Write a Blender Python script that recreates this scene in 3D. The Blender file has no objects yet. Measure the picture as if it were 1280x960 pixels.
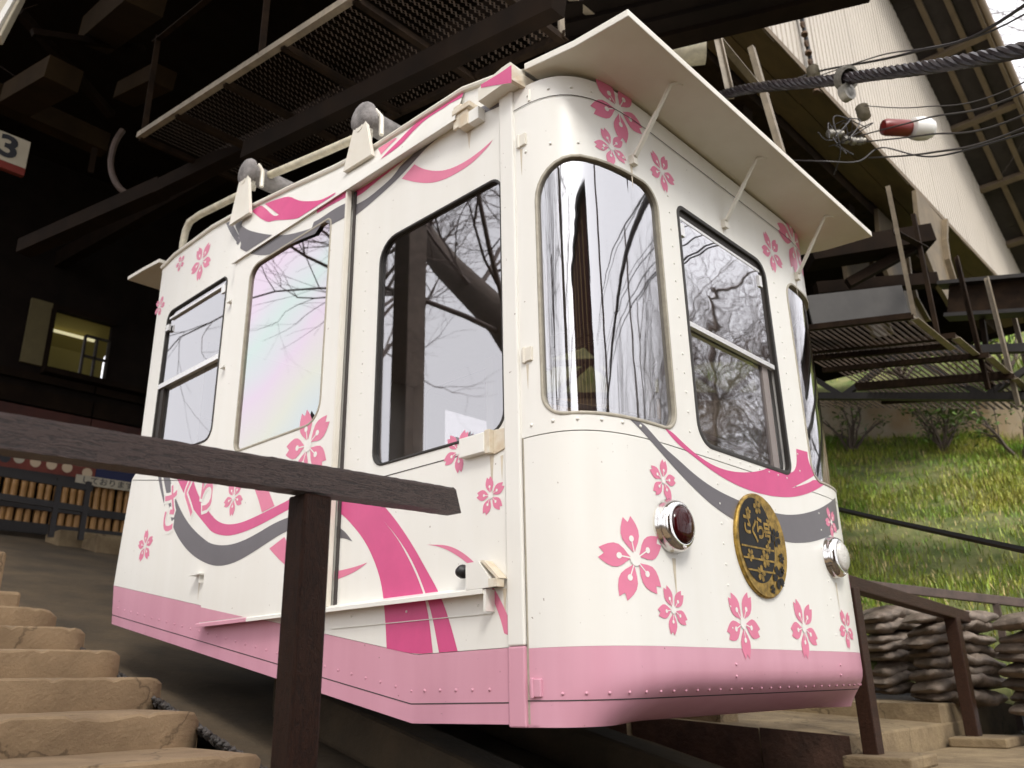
import bpy, bmesh, math, random
import numpy as np
from mathutils import Vector, Matrix
from mathutils.geometry import tessellate_polygon
R = math.radians
random.seed(7)
rng = np.random.default_rng(7)
S = bpy.context.scene
COL = S.collection

# ------------------------------------------------------------------ camera
CAM_POS = Vector((-2.3443, -2.1742, 0.1306))
cam = bpy.data.cameras.new('camera')
cam.sensor_width = 36.0
cam.lens = 29.676
cam.clip_start = 0.05
cam.clip_end = 1000
cam.dof.use_dof = True
cam.dof.focus_distance = 3.3
cam.dof.aperture_fstop = 3.2
camo = bpy.data.objects.new('camera', cam)
COL.objects.link(camo)
right = Vector((0.684461, -0.728805, -0.018867))
down = Vector((0.232438, 0.242678, -0.941849))
fwd = Vector((0.691003, 0.640274, 0.335506))
M = Matrix.Identity(4)
for i in range(3):
    M[i][0], M[i][1], M[i][2], M[i][3] = right[i], -down[i], -fwd[i], CAM_POS[i]
camo.matrix_world = M
S.camera = camo

# ------------------------------------------------------------------ world, sun, exposure
SUN_DIR = Vector((-0.42, -0.56, 0.71)).normalized()      # towards the sun
world = bpy.data.worlds.new('World')
S.world = world
world.use_nodes = True
wt = world.node_tree
wt.nodes.clear()
sky = wt.nodes.new('ShaderNodeTexSky')
sky.sky_type = 'NISHITA'
sky.sun_disc = False
sky.sun_elevation = math.asin(SUN_DIR.z)
sky.sun_rotation = math.atan2(SUN_DIR.x, SUN_DIR.y)
sky.air_density = 1.0
sky.dust_density = 6.0
sky.ozone_density = 1.0
hs = wt.nodes.new('ShaderNodeHueSaturation')
hs.inputs['Saturation'].default_value = 0.12
hs.inputs['Value'].default_value = 1.0
bg = wt.nodes.new('ShaderNodeBackground')
bg.inputs['Strength'].default_value = 0.15
wo = wt.nodes.new('ShaderNodeOutputWorld')
wt.links.new(sky.outputs[0], hs.inputs['Color'])
oc = wt.nodes.new('ShaderNodeMixRGB')              # even overcast cloud over the clear-sky gradient
oc.inputs['Fac'].default_value = 0.75
oc.inputs['Color2'].default_value = (6.3, 6.25, 6.5, 1)
wt.links.new(hs.outputs[0], oc.inputs['Color1'])
wt.links.new(oc.outputs[0], bg.inputs['Color'])
wt.links.new(bg.outputs[0], wo.inputs['Surface'])
sl = bpy.data.lights.new('sun', 'SUN')
sl.energy = 1.0
sl.angle = R(14)
sl.color = (1.0, 0.955, 0.88)
so = bpy.data.objects.new('sun', sl)
so.rotation_euler = SUN_DIR.to_track_quat('Z', 'Y').to_euler()
COL.objects.link(so)
S.view_settings.view_transform = 'Standard'
S.view_settings.look = 'None'
S.view_settings.gamma = 1.0
S.view_settings.exposure = 1.1
S.view_settings.use_curve_mapping = False
S.cycles.max_bounces = 8
S.cycles.transparent_max_bounces = 12
S.cycles.caustics_reflective = False
S.cycles.caustics_refractive = False

# ------------------------------------------------------------------ materials
def mat(name, col, rough=.6, metal=0., vary=.0, vscale=3., col2=None, bump=0., bscale=20., stretch=(1, 1, 1), detail=6., spec=.5, coat=0., island=0.):
    m = bpy.data.materials.new(name)
    m.use_nodes = True
    nt = m.node_tree
    b = nt.nodes['Principled BSDF']
    b.inputs['Base Color'].default_value = (*col, 1)
    b.inputs['Roughness'].default_value = rough
    b.inputs['Metallic'].default_value = metal
    b.inputs['Specular IOR Level'].default_value = spec
    b.inputs['Coat Weight'].default_value = coat
    tc = nt.nodes.new('ShaderNodeTexCoord')
    mp = nt.nodes.new('ShaderNodeMapping')
    mp.inputs['Scale'].default_value = stretch
    nt.links.new(tc.outputs['Object'], mp.inputs['Vector'])
    last = None
    if vary > 0 or col2:
        n = nt.nodes.new('ShaderNodeTexNoise')
        n.inputs['Scale'].default_value = vscale
        n.inputs['Detail'].default_value = detail
        n.inputs['Roughness'].default_value = .62
        nt.links.new(mp.outputs[0], n.inputs['Vector'])
        r = nt.nodes.new('ShaderNodeValToRGB')
        c2 = col2 or tuple(c * (1 - vary) for c in col)
        r.color_ramp.elements[0].position = .36
        r.color_ramp.elements[1].position = .64
        r.color_ramp.elements[0].color = (*c2, 1)
        r.color_ramp.elements[1].color = (*col, 1)
        nt.links.new(n.outputs['Fac'], r.inputs['Fac'])
        last = r.outputs['Color']
    if island > 0:
        g = nt.nodes.new('ShaderNodeNewGeometry')
        mr = nt.nodes.new('ShaderNodeMapRange')
        mr.inputs['To Min'].default_value = 1 - island
        mr.inputs['To Max'].default_value = 1 + island
        nt.links.new(g.outputs['Random Per Island'], mr.inputs['Value'])
        mx = nt.nodes.new('ShaderNodeVectorMath')
        mx.operation = 'SCALE'
        if last:
            nt.links.new(last, mx.inputs[0])
        else:
            mx.inputs[0].default_value = col
        nt.links.new(mr.outputs[0], mx.inputs['Scale'])
        last = mx.outputs[0]
    if last:
        nt.links.new(last, b.inputs['Base Color'])
    if bump > 0:
        n2 = nt.nodes.new('ShaderNodeTexNoise')
        n2.inputs['Scale'].default_value = bscale
        n2.inputs['Detail'].default_value = 8
        n2.inputs['Roughness'].default_value = .65
        nt.links.new(mp.outputs[0], n2.inputs['Vector'])
        bp = nt.nodes.new('ShaderNodeBump')
        bp.inputs['Strength'].default_value = bump
        bp.inputs['Distance'].default_value = .02
        nt.links.new(n2.outputs['Fac'], bp.inputs['Height'])
        nt.links.new(bp.outputs[0], b.inputs['Normal'])
    return m

def paint_mat(name, col, grime, rust=.0):
    """gloss paint on sheet metal: faint vertical dirt streaks, slight dents, specks"""
    m = mat(name, col, rough=.34, spec=.45)
    nt = m.node_tree
    b = nt.nodes['Principled BSDF']
    tc = nt.nodes.new('ShaderNodeTexCoord')
    mp = nt.nodes.new('ShaderNodeMapping')
    mp.inputs['Scale'].default_value = (5, 5, .5)
    nt.links.new(tc.outputs['Object'], mp.inputs['Vector'])
    n = nt.nodes.new('ShaderNodeTexNoise')
    n.inputs['Scale'].default_value = 1.6
    n.inputs['Detail'].default_value = 5
    nt.links.new(mp.outputs[0], n.inputs['Vector'])
    r = nt.nodes.new('ShaderNodeValToRGB')
    r.color_ramp.elements[0].position = .25
    r.color_ramp.elements[0].color = (*grime, 1)
    r.color_ramp.elements[1].position = .75
    r.color_ramp.elements[1].color = (*col, 1)
    nt.links.new(n.outputs['Fac'], r.inputs['Fac'])
    n3 = nt.nodes.new('ShaderNodeTexNoise')
    n3.inputs['Scale'].default_value = 46
    n3.inputs['Detail'].default_value = 3
    nt.links.new(tc.outputs['Object'], n3.inputs['Vector'])
    r3 = nt.nodes.new('ShaderNodeValToRGB')
    r3.color_ramp.elements[0].position = .735
    r3.color_ramp.elements[0].color = (0, 0, 0, 1)
    r3.color_ramp.elements[1].position = .77
    r3.color_ramp.elements[1].color = (.75, .75, .75, 1)
    nt.links.new(n3.outputs['Fac'], r3.inputs['Fac'])
    mx = nt.nodes.new('ShaderNodeMixRGB')
    mx.inputs['Color2'].default_value = (.16, .08, .04, 1)
    nt.links.new(r3.outputs['Color'], mx.inputs['Fac'])
    nt.links.new(r.outputs['Color'], mx.inputs['Color1'])
    nt.links.new(mx.outputs[0], b.inputs['Base Color'])
    n2 = nt.nodes.new('ShaderNodeTexNoise')
    n2.inputs['Scale'].default_value = 2.2
    n2.inputs['Detail'].default_value = 2
    nt.links.new(tc.outputs['Object'], n2.inputs['Vector'])
    bp = nt.nodes.new('ShaderNodeBump')
    bp.inputs['Strength'].default_value = .10
    bp.inputs['Distance'].default_value = .03
    nt.links.new(n2.outputs['Fac'], bp.inputs['Height'])
    nt.links.new(bp.outputs[0], b.inputs['Normal'])
    return m

def glass_mat(name, refl, tint, wave=0., film=None, rough=0.):
    """window glass: partly mirrored (reflective film), the rest see-through"""
    m = bpy.data.materials.new(name)
    m.use_nodes = True
    nt = m.node_tree
    nt.nodes.clear()
    out = nt.nodes.new('ShaderNodeOutputMaterial')
    tr = nt.nodes.new('ShaderNodeBsdfTransparent')
    tr.inputs['Color'].default_value = (*tint, 1)
    gl = nt.nodes.new('ShaderNodeBsdfGlossy')
    gl.inputs['Roughness'].default_value = rough
    gl.inputs['Color'].default_value = (.97, .96, .985, 1)
    mix = nt.nodes.new('ShaderNodeMixShader')
    fr = nt.nodes.new('ShaderNodeFresnel')
    fr.inputs['IOR'].default_value = 1.5
    mr = nt.nodes.new('ShaderNodeMapRange')
    mr.inputs['To Min'].default_value = refl
    mr.inputs['To Max'].default_value = 1.0
    nt.links.new(fr.outputs[0], mr.inputs['Value'])
    nt.links.new(mr.outputs[0], mix.inputs['Fac'])
    nt.links.new(tr.outputs[0], mix.inputs[1])
    nt.links.new(gl.outputs[0], mix.inputs[2])
    nt.links.new(mix.outputs[0], out.inputs['Surface'])
    tc = nt.nodes.new('ShaderNodeTexCoord')
    if wave:
        mp = nt.nodes.new('ShaderNodeMapping')
        mp.inputs['Scale'].default_value = (1, 1, 1.9)
        nt.links.new(tc.outputs['Object'], mp.inputs['Vector'])
        n = nt.nodes.new('ShaderNodeTexNoise')
        n.inputs['Scale'].default_value = 2.6
        n.inputs['Detail'].default_value = 1.2
        nt.links.new(mp.outputs[0], n.inputs['Vector'])
        bp = nt.nodes.new('ShaderNodeBump')
        bp.inputs['Strength'].default_value = wave
        bp.inputs['Distance'].default_value = .1
        nt.links.new(n.outputs['Fac'], bp.inputs['Height'])
        nt.links.new(bp.outputs[0], gl.inputs['Normal'])
    if film:
        mp = nt.nodes.new('ShaderNodeMapping')
        mp.inputs['Rotation'].default_value = (R(32), 0, 0)
        nt.links.new(tc.outputs['Object'], mp.inputs['Vector'])
        sx = nt.nodes.new('ShaderNodeSeparateXYZ')
        nt.links.new(mp.outputs[0], sx.inputs[0])
        n = nt.nodes.new('ShaderNodeTexNoise')
        n.inputs['Scale'].default_value = 1.3
        nt.links.new(tc.outputs['Object'], n.inputs['Vector'])
        ad = nt.nodes.new('ShaderNodeMath')
        ad.operation = 'MULTIPLY_ADD'
        ad.inputs[1].default_value = .45
        nt.links.new(n.outputs['Fac'], ad.inputs[0])
        nt.links.new(sx.outputs['Z'], ad.inputs[2])
        fm = nt.nodes.new('ShaderNodeMapRange')
        fm.inputs['From Min'].default_value = film[0]
        fm.inputs['From Max'].default_value = film[1]
        nt.links.new(ad.outputs[0], fm.inputs['Value'])
        r = nt.nodes.new('ShaderNodeValToRGB')
        cr = r.color_ramp
        cols = [(.72, .70, .84), (.66, .73, .84), (.74, .82, .84), (.86, .86, .74), (.90, .76, .86), (.76, .88, .82), (.93, .78, .89)]
        cr.elements[0].position = 0
        cr.elements[0].color = (*cols[0], 1)
        cr.elements[1].position = 1
        cr.elements[1].color = (*cols[-1], 1)
        for i in range(1, 6):
            e = cr.elements.new(i / 6)
            e.color = (*cols[i], 1)
        nt.links.new(fm.outputs[0], r.inputs['Fac'])
        nt.links.new(r.outputs[0], gl.inputs['Color'])
    return m

def wood_paint_mat(name, col, col2, stretch, bump=1.0, spec=.5):
    """old flaking dark paint: crackle ridges along the grain"""
    m = mat(name, col, rough=.45, spec=spec)
    nt = m.node_tree
    b = nt.nodes['Principled BSDF']
    tc = nt.nodes.new('ShaderNodeTexCoord')
    mp = nt.nodes.new('ShaderNodeMapping')
    mp.inputs['Scale'].default_value = stretch
    nt.links.new(tc.outputs['Object'], mp.inputs['Vector'])
    v = nt.nodes.new('ShaderNodeTexNoise')
    v.inputs['Scale'].default_value = 15
    v.inputs['Detail'].default_value = 9
    v.inputs['Roughness'].default_value = .7
    v.inputs['Distortion'].default_value = 1.0
    nt.links.new(mp.outputs[0], v.inputs['Vector'])
    ab = nt.nodes.new('ShaderNodeMath')
    ab.operation = 'PINGPONG'
    ab.inputs[1].default_value = .11
    nt.links.new(v.outputs['Fac'], ab.inputs[0])
    mr = nt.nodes.new('ShaderNodeMapRange')
    mr.inputs['From Max'].default_value = .11
    nt.links.new(ab.outputs[0], mr.inputs['Value'])
    r = nt.nodes.new('ShaderNodeValToRGB')
    r.color_ramp.elements[0].position = .05
    r.color_ramp.elements[0].color = (*col2, 1)
    r.color_ramp.elements[1].position = .45
    r.color_ramp.elements[1].color = (*col, 1)
    nt.links.new(mr.outputs[0], r.inputs['Fac'])
    nt.links.new(r.outputs[0], b.inputs['Base Color'])
    bp = nt.nodes.new('ShaderNodeBump')
    bp.inputs['Strength'].default_value = bump
    bp.inputs['Distance'].default_value = .012
    nt.links.new(mr.outputs[0], bp.inputs['Height'])
    nt.links.new(bp.outputs[0], b.inputs['Normal'])
    return m

def crack(m, scale=1.1, width=.010):
    """thin dark cracks and small stains in old concrete"""
    nt = m.node_tree
    b = nt.nodes['Principled BSDF']
    src = b.inputs['Base Color'].links[0].from_socket
    tc = nt.nodes.new('ShaderNodeTexCoord')
    n = nt.nodes.new('ShaderNodeTexNoise')
    n.inputs['Scale'].default_value = 3.5
    n.inputs['Detail'].default_value = 6
    nt.links.new(tc.outputs['Object'], n.inputs['Vector'])
    ad = nt.nodes.new('ShaderNodeVectorMath')
    ad.operation = 'MULTIPLY_ADD'
    ad.inputs[1].default_value = (.55, .55, .55)
    nt.links.new(n.outputs['Color'], ad.inputs[0])
    nt.links.new(tc.outputs['Object'], ad.inputs[2])
    v = nt.nodes.new('ShaderNodeTexVoronoi')
    v.feature = 'DISTANCE_TO_EDGE'
    v.inputs['Scale'].default_value = scale
    nt.links.new(ad.outputs[0], v.inputs['Vector'])
    r = nt.nodes.new('ShaderNodeValToRGB')
    r.color_ramp.elements[0].position = width * .3
    r.color_ramp.elements[0].color = (.22, .2, .18, 1)
    r.color_ramp.elements[1].position = width
    r.color_ramp.elements[1].color = (1, 1, 1, 1)
    nt.links.new(v.outputs['Distance'], r.inputs['Fac'])
    mx = nt.nodes.new('ShaderNodeMixRGB')
    mx.blend_type = 'MULTIPLY'
    mx.inputs['Fac'].default_value = .6
    nt.links.new(src, mx.inputs['Color1'])
    nt.links.new(r.outputs[0], mx.inputs['Color2'])
    nt.links.new(mx.outputs[0], b.inputs['Base Color'])
    return m

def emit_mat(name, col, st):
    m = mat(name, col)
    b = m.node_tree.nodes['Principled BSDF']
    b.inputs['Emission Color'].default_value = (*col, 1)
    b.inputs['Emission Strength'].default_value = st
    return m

WHITE = (.80, .785, .735)
MT = {
    'white': paint_mat('cream white gloss paint', WHITE, (.765, .745, .685)),
    'visor': mat('cream visor paint', (.78, .75, .67), rough=.45, vary=.1, vscale=1.6, col2=(.70, .655, .56)),
    'pinkpaint': paint_mat('pink skirt paint', (.65, .33, .415), (.59, .285, .36)),
    'cut': mat('white print', WHITE, rough=.38),
    'pink': mat('pink decal print', (.72, .20, .32), rough=.36, vary=.06, vscale=8),
    'magenta': mat('magenta decal print', (.64, .085, .24), rough=.36, vary=.08, vscale=8),
    'grey': mat('grey decal print', (.135, .125, .135), rough=.36, vary=.08, vscale=8),
    'seamdark': mat('dark seam line', (.05, .043, .04), rough=.7),  # dark strips drawn in place of grooves and their shade
    'rubber': mat('dark window rubber', (.03, .026, .022), rough=.55, vary=.3, vscale=30),
    'gasket': mat('beige window gasket', (.42, .38, .30), rough=.5, vary=.2, vscale=30),
    'chrome': mat('chrome', (.82, .80, .77), rough=.13, metal=1.0, vary=.15, vscale=14),
    'alu': mat('window aluminium', (.78, .77, .75), rough=.3, metal=.6),
    'redlens': mat('dark red lens', (.035, .0012, .002), rough=.1, spec=.35),
    'clearlens': mat('headlamp lens', (.62, .60, .55), rough=.1, spec=.8, coat=.5, bump=.5, bscale=50),
    'gold': mat('gold plaque metal', (.52, .33, .075), rough=.38, metal=.8, vary=.6, vscale=34),
    'plaqueblack': mat('black plaque enamel', (.012, .010, .010), rough=.4, spec=.2, vary=.3, vscale=30),
    'inner': mat('grey interior lining', (.46, .44, .42), rough=.6, vary=.15),
    'innerdark': mat('dark interior floor', (.08, .07, .07), rough=.7),
    'seat': mat('brown seat cloth', (.16, .10, .08), rough=.9, vary=.3),
    'glass': glass_mat('reflective side glass', .30, (.66, .64, .64)),
    'glassfront': glass_mat('wavy front glass', .44, (.5, .5, .5), wave=.035, rough=.02),
    'glassarc': glass_mat('curved corner glass', .38, (.68, .66, .66), wave=.02, rough=.045),
    'glassfilm': glass_mat('film coated door glass', .50, (.5, .5, .52), film=(.75, 2.35)),
    'rustfit': mat('rusty cream fittings', (.70, .65, .54), rough=.5, vary=.5, vscale=13, col2=(.58, .47, .33)),
    'roller': mat('weathered grey roller', (.30, .28, .27), rough=.85, vary=.5, vscale=12, bump=.6, bscale=25),
    'tube': mat('cream roof tube', (.68, .62, .47), rough=.5, vary=.3, vscale=14),
    'black': mat('black rubber', (.012, .011, .011), rough=.45),
    'railwood': wood_paint_mat('flaking dark brown paint', (.095, .058, .050), (.011, .005, .004), (1.0, 9, 9), .85, .6),
    'postwood': wood_paint_mat('blistered dark brown paint', (.034, .013, .007), (.012, .005, .003), (5, 5, 1.4), .8, .18),
    'redwood': mat('smooth brown timber paint', (.040, .017, .009), spec=.25, rough=.5, vary=.35, vscale=9, stretch=(1, 6, 6), bump=.25, bscale=16),
    'greyrail': mat('worn brown timber paint', (.11, .075, .06), rough=.65, vary=.4, vscale=9),
    'concrete': crack(mat('tan stair concrete', (.265, .185, .106), rough=.92, vary=.3, vscale=2.6, col2=(.17, .115, .064), bump=.4, bscale=55), .8, .007),
    'conc2': mat('grey brown slope concrete', (.105, .072, .040), rough=.93, vary=.4, vscale=1.6, col2=(.055, .040, .024), bump=.6, bscale=18),
    'concpale': mat('pale retaining concrete', (.50, .44, .34), rough=.9, vary=.3, vscale=.9, col2=(.40, .27, .14), bump=.3, bscale=14),
    'ledge': crack(mat('worn ledge concrete', (.27, .20, .112), rough=.9, vary=.4, vscale=3.5, col2=(.16, .112, .062), bump=.6, bscale=22)),
    'ledgedark': mat('shaded red brown ledge face', (.085, .042, .026), rough=.8, vary=.5, vscale=6, bump=.6, bscale=20),  # darker colour holds the shade on the side facing the track
    'gravel': mat('dark track gravel', (.040, .034, .030), rough=.75, island=.6),
    'earth': mat('hillside soil', (.20, .19, .075), rough=.95, vary=.5, vscale=2.4, col2=(.07, .105, .02), bump=.9, bscale=9),
    'ground': mat('bare ground', (.15, .12, .08), rough=.95, vary=.4, vscale=1.2, bump=.5, bscale=7),
    'grass': mat('green grass', (.14, .29, .022), rough=.5, vary=.5, vscale=.9, col2=(.36, .35, .06), island=.5),
    'drygrass': mat('dry straw grass', (.46, .36, .16), rough=.7, island=.4),
    'leaf': mat('shrub leaves', (.10, .165, .035), rough=.45, island=.55),
    'bark': mat('brown bark', (.13, .098, .08), rough=.9, vary=.4, vscale=9, bump=.7, bscale=14),
    'palebark': mat('pale furrowed bark', (.30, .26, .23), rough=.9, vary=.8, vscale=5, col2=(.07, .055, .045), stretch=(2.5, 2.5, .3), bump=1.0, bscale=5),
    'twig': mat('grey brown twigs', (.135, .105, .095), rough=.9),
    'corr': mat('cream corrugated siding', (.52, .465, .395), rough=.6, vary=.10, vscale=.6),
    'fascia': mat('ochre timber fascia', (.105, .066, .026), rough=.7, vary=.4, vscale=3, stretch=(.5, 2, 2)),
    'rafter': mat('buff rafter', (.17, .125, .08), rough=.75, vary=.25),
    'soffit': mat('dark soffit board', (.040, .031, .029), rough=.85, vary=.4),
    'gutter': mat('taupe roof gutter', (.26, .20, .15), rough=.6),
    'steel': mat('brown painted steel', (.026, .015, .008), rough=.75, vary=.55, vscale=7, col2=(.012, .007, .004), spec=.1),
    'steelpale': mat('lit pale angle iron', (.27, .22, .155), rough=.55, vary=.35, vscale=9),  # paler copy of the brown steel, daylight on the bars put into colour
    'steelblack': mat('black bridge steel', (.018, .014, .012), rough=.6, vary=.4),
    'mesh': mat('dull expanded metal', (.16, .115, .085), rough=.6, metal=.2, vary=.5, vscale=5),
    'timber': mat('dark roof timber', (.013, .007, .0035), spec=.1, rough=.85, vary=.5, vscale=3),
    'timbermid': mat('half lit roof timber', (.032, .019, .008), spec=.1, rough=.85, vary=.4, vscale=2),  # lighter copy of the dark timber, light on the beams put into colour
    'timberlit': mat('ochre roof timber', (.30, .20, .09), rough=.8, vary=.3, vscale=3),
    'darkwall': mat('shade dark boards', (.012, .008, .006), spec=.1, rough=.9, vary=.4),  # near black puts the station's deep shade into the boards
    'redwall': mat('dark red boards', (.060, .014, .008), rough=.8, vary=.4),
    'oliveshut': mat('olive wall panel', (.12, .095, .04), rough=.8, vary=.2),
    'bamboo': mat('dry bamboo', (.36, .185, .055), rough=.5, vary=.3, vscale=3, stretch=(3, 3, .6), island=.25),
    'lattice': mat('black fence rail', (.012, .009, .009), rough=.5),
    'signwhite': mat('off white sign board', (.42, .37, .28), rough=.5, vary=.1),
    'signred': mat('red sign strip', (.16, .020, .012), rough=.5),
    'ink': mat('dark ink', (.02, .02, .025), rough=.6),
    'posterred': mat('red poster print', (.17, .028, .014), rough=.6, vary=.35, vscale=5),
    'posterblue': mat('blue poster print', (.008, .012, .06), rough=.6),
    'postercream': mat('cream poster print', (.52, .40, .27), rough=.6),
    'yellow': mat('yellow edge strip', (.50, .46, .05), rough=.6),
    'litwall': emit_mat('glowing yellow wall', (.30, .25, .07), .02),  # faint glow in the wall stands in for the tube lamp's light
    'tubelight': emit_mat('lit lamp tube', (1.0, .92, .55), .28),
    'frame': mat('dark window timber', (.020, .014, .010), rough=.6),
    'sack': mat('dark brown sandbag', (.265, .21, .165), rough=.5, vary=.5, vscale=6, bump=1.0, bscale=11, stretch=(2.2, 1, 2.2), spec=.4),
    'toe': mat('grey toe board', (.05, .046, .042), rough=.7, vary=.3),
    'chainrust': mat('rusty chain', (.13, .075, .04), rough=.8, vary=.5, vscale=18),
    'bracket': mat('tan painted bracket', (.17, .125, .07), rough=.6, vary=.4, vscale=4),
    'streak': mat('faint rust run', (.66, .575, .44), rough=.4, vary=.25, vscale=14),
    'rope': mat('tarred wire rope', (.030, .022, .024), rough=.42, vary=.4, vscale=20),
    'wire': mat('dark wire', (.035, .030, .030), rough=.5),
    'porc': mat('dirty porcelain', (.34, .31, .25), rough=.3, vary=.3, vscale=20),
    'zinc': mat('galvanised clamp', (.30, .28, .24), rough=.4, metal=.6, vary=.4, vscale=18),
    'lampred': mat('red lamp housing', (.16, .016, .012), rough=.35),
    'lampwhite': mat('milky lamp glass', (.74, .72, .68), rough=.15, coat=.4),
}

# ------------------------------------------------------------------ mesh helpers
ORG = {}
def org(o):
    return ORG.get(o.name, Vector((0, 0, 0))) if o else Vector((0, 0, 0))

def link(name, me, material, parent=None, origin=None, kind=None):
    o = bpy.data.objects.new(name, me)
    COL.objects.link(o)
    if material is not None:
        for m in (material if isinstance(material, (list, tuple)) else [material]):
            me.materials.append(m)
    if parent is not None:
        o.parent = parent
        ORG[o.name] = org(parent)
    elif origin is not None:
        o.location = origin
        ORG[o.name] = Vector(origin)
    if kind:
        o['kind'] = kind
    return o

class MB:
    """collects world-space faces, links them as one object"""
    def __init__(s):
        s.v, s.f, s.mi = [], [], []
    def add(s, vs, fs, mi=0):
        n = len(s.v)
        s.v += [tuple(v) for v in vs]
        s.f += [tuple(i + n for i in f) for f in fs]
        s.mi += [mi] * len(fs)
    def quad(s, a, b, c, d, mi=0):
        s.add([a, b, c, d], [(0, 1, 2, 3)], mi)
    def box(s, x0, x1, y0, y1, z0, z1, mi=0):
        s.add([(x0, y0, z0), (x1, y0, z0), (x1, y1, z0), (x0, y1, z0), (x0, y0, z1), (x1, y0, z1), (x1, y1, z1), (x0, y1, z1)],
              [(0, 3, 2, 1), (4, 5, 6, 7), (0, 1, 5, 4), (1, 2, 6, 5), (2, 3, 7, 6), (3, 0, 4, 7)], mi)
    def beam(s, p, q, w, h, up=(0, 0, 1), mi=0):
        p, q = Vector(p), Vector(q)
        d = (q - p).normalized()
        up = Vector(up)
        if abs(d.dot(up)) > .98:
            up = Vector((0, 1, 0))
        a = d.cross(up).normalized()
        b = a.cross(d).normalized()
        vs = []
        for c in (p, q):
            for sx, sy in ((-1, -1), (1, -1), (1, 1), (-1, 1)):
                vs.append(c + a * (sx * w / 2) + b * (sy * h / 2))
        s.add(vs, [(0, 3, 2, 1), (4, 5, 6, 7), (0, 1, 5, 4), (1, 2, 6, 5), (2, 3, 7, 6), (3, 0, 4, 7)], mi)
    def angle(s, p, q, w, t=.008, up=(0, 0, 1), flip=1, mi=0):
        """L-section steel angle"""
        p, q = Vector(p), Vector(q)
        d = (q - p).normalized()
        up = Vector(up)
        if abs(d.dot(up)) > .98:
            up = Vector((0, 1, 0))
        a = d.cross(up).normalized() * flip
        b = (a.cross(d) * flip).normalized()
        prof = [(0, 0), (w, 0), (w, t), (t, t), (t, w), (0, w)]
        vs = [c + a * (x - w / 2) + b * (y - w / 2) for c in (p, q) for x, y in prof]
        n = 6
        s.add(vs, [tuple(range(n)), tuple(range(2 * n - 1, n - 1, -1))] + [(i, (i + 1) % n, n + (i + 1) % n, n + i) for i in range(n)], mi)
    def tube(s, pts, r, n=8, mi=0, cap=True):
        pts = [Vector(p) for p in pts]
        rr = r if isinstance(r, (list, tuple)) else [r] * len(pts)
        vs, fs = [], []
        prev = None
        for i, p in enumerate(pts):
            d = (pts[min(i + 1, len(pts) - 1)] - pts[max(i - 1, 0)])
            d = d.normalized() if d.length > 1e-9 else Vector((0, 0, 1))
            if prev is None:
                a = d.cross(Vector((0, 0, 1)) if abs(d.z) < .9 else Vector((1, 0, 0))).normalized()
            else:
                a = (prev - d * prev.dot(d)).normalized()
            prev = a
            b = d.cross(a)
            for k in range(n):
                t = 2 * math.pi * k / n
                vs.append(p + (a * math.cos(t) + b * math.sin(t)) * rr[i])
        for i in range(len(pts) - 1):
            for k in range(n):
                fs.append((i * n + k, i * n + (k + 1) % n, (i + 1) * n + (k + 1) % n, (i + 1) * n + k))
        if cap:
            fs.append(tuple(range(n - 1, -1, -1)))
            fs.append(tuple(range((len(pts) - 1) * n, len(pts) * n)))
        s.add(vs, fs, mi)
    def lathe(s, c, axis, prof, n=20, mi=0, sx=1., up=None):
        """profile (radius, height along axis)"""
        c, ax = Vector(c), Vector(axis).normalized()
        u = Vector(up) if up else (Vector((0, 0, 1)) if abs(ax.z) < .9 else Vector((0, 1, 0)))
        a = u.cross(ax).normalized()
        b = ax.cross(a)
        vs, fs = [], []
        for r, h in prof:
            for k in range(n):
                t = 2 * math.pi * k / n
                vs.append(c + ax * h + (a * math.cos(t) * sx + b * math.sin(t)) * r)
        for i in range(len(prof) - 1):
            for k in range(n):
                fs.append((i * n + k, i * n + (k + 1) % n, (i + 1) * n + (k + 1) % n, (i + 1) * n + k))
        if prof[0][0] > 1e-4:
            fs.append(tuple(range(n - 1, -1, -1)))
        if prof[-1][0] > 1e-4:
            fs.append(tuple(range((len(prof) - 1) * n, len(prof) * n)))
        s.add(vs, fs, mi)
    def prism(s, poly, ext, mi=0):
        """planar 3-D polygon extruded by a vector"""
        poly = [Vector(p) for p in poly]
        e = Vector(ext)
        n = len(poly)
        s.add(poly + [p + e for p in poly], [tuple(range(n - 1, -1, -1)), tuple(range(n, 2 * n))] + [(i, (i + 1) % n, n + (i + 1) % n, n + i) for i in range(n)], mi)
    def build(s, name, material, parent=None, origin=None, smooth=False, kind=None, bevel=0., fixn=True):
        o0 = org(parent) if parent is not None else Vector(origin or (0, 0, 0))
        me = bpy.data.meshes.new(name)
        me.from_pydata([(v[0] - o0.x, v[1] - o0.y, v[2] - o0.z) for v in s.v], [], s.f)
        me.polygons.foreach_set('material_index', s.mi)
        if fixn and len(s.f) < 60000:
            bm = bmesh.new()
            bm.from_mesh(me)
            bmesh.ops.recalc_face_normals(bm, faces=bm.faces)
            bm.to_mesh(me)
            bm.free()
        me.update()
        if smooth:
            me.polygons.foreach_set('use_smooth', [True] * len(me.polygons))
            me.set_sharp_from_angle(angle=R(42))
        o = link(name, me, material, parent, origin, kind)
        if bevel:
            b = o.modifiers.new('edge', 'BEVEL')
            b.width = bevel
            b.segments = 2
            b.limit_method = 'ANGLE'
        return o

def tag(o, label, cat, group=None):
    o['label'] = label
    o['category'] = cat
    if group:
        o['group'] = group
    return o

def thing(name, label, cat, loc=(0, 0, 0), group=None):
    o = bpy.data.objects.new(name, None)
    o.empty_display_size = .1
    COL.objects.link(o)
    o.location = loc
    ORG[o.name] = Vector(loc)
    return tag(o, label, cat, group)

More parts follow.
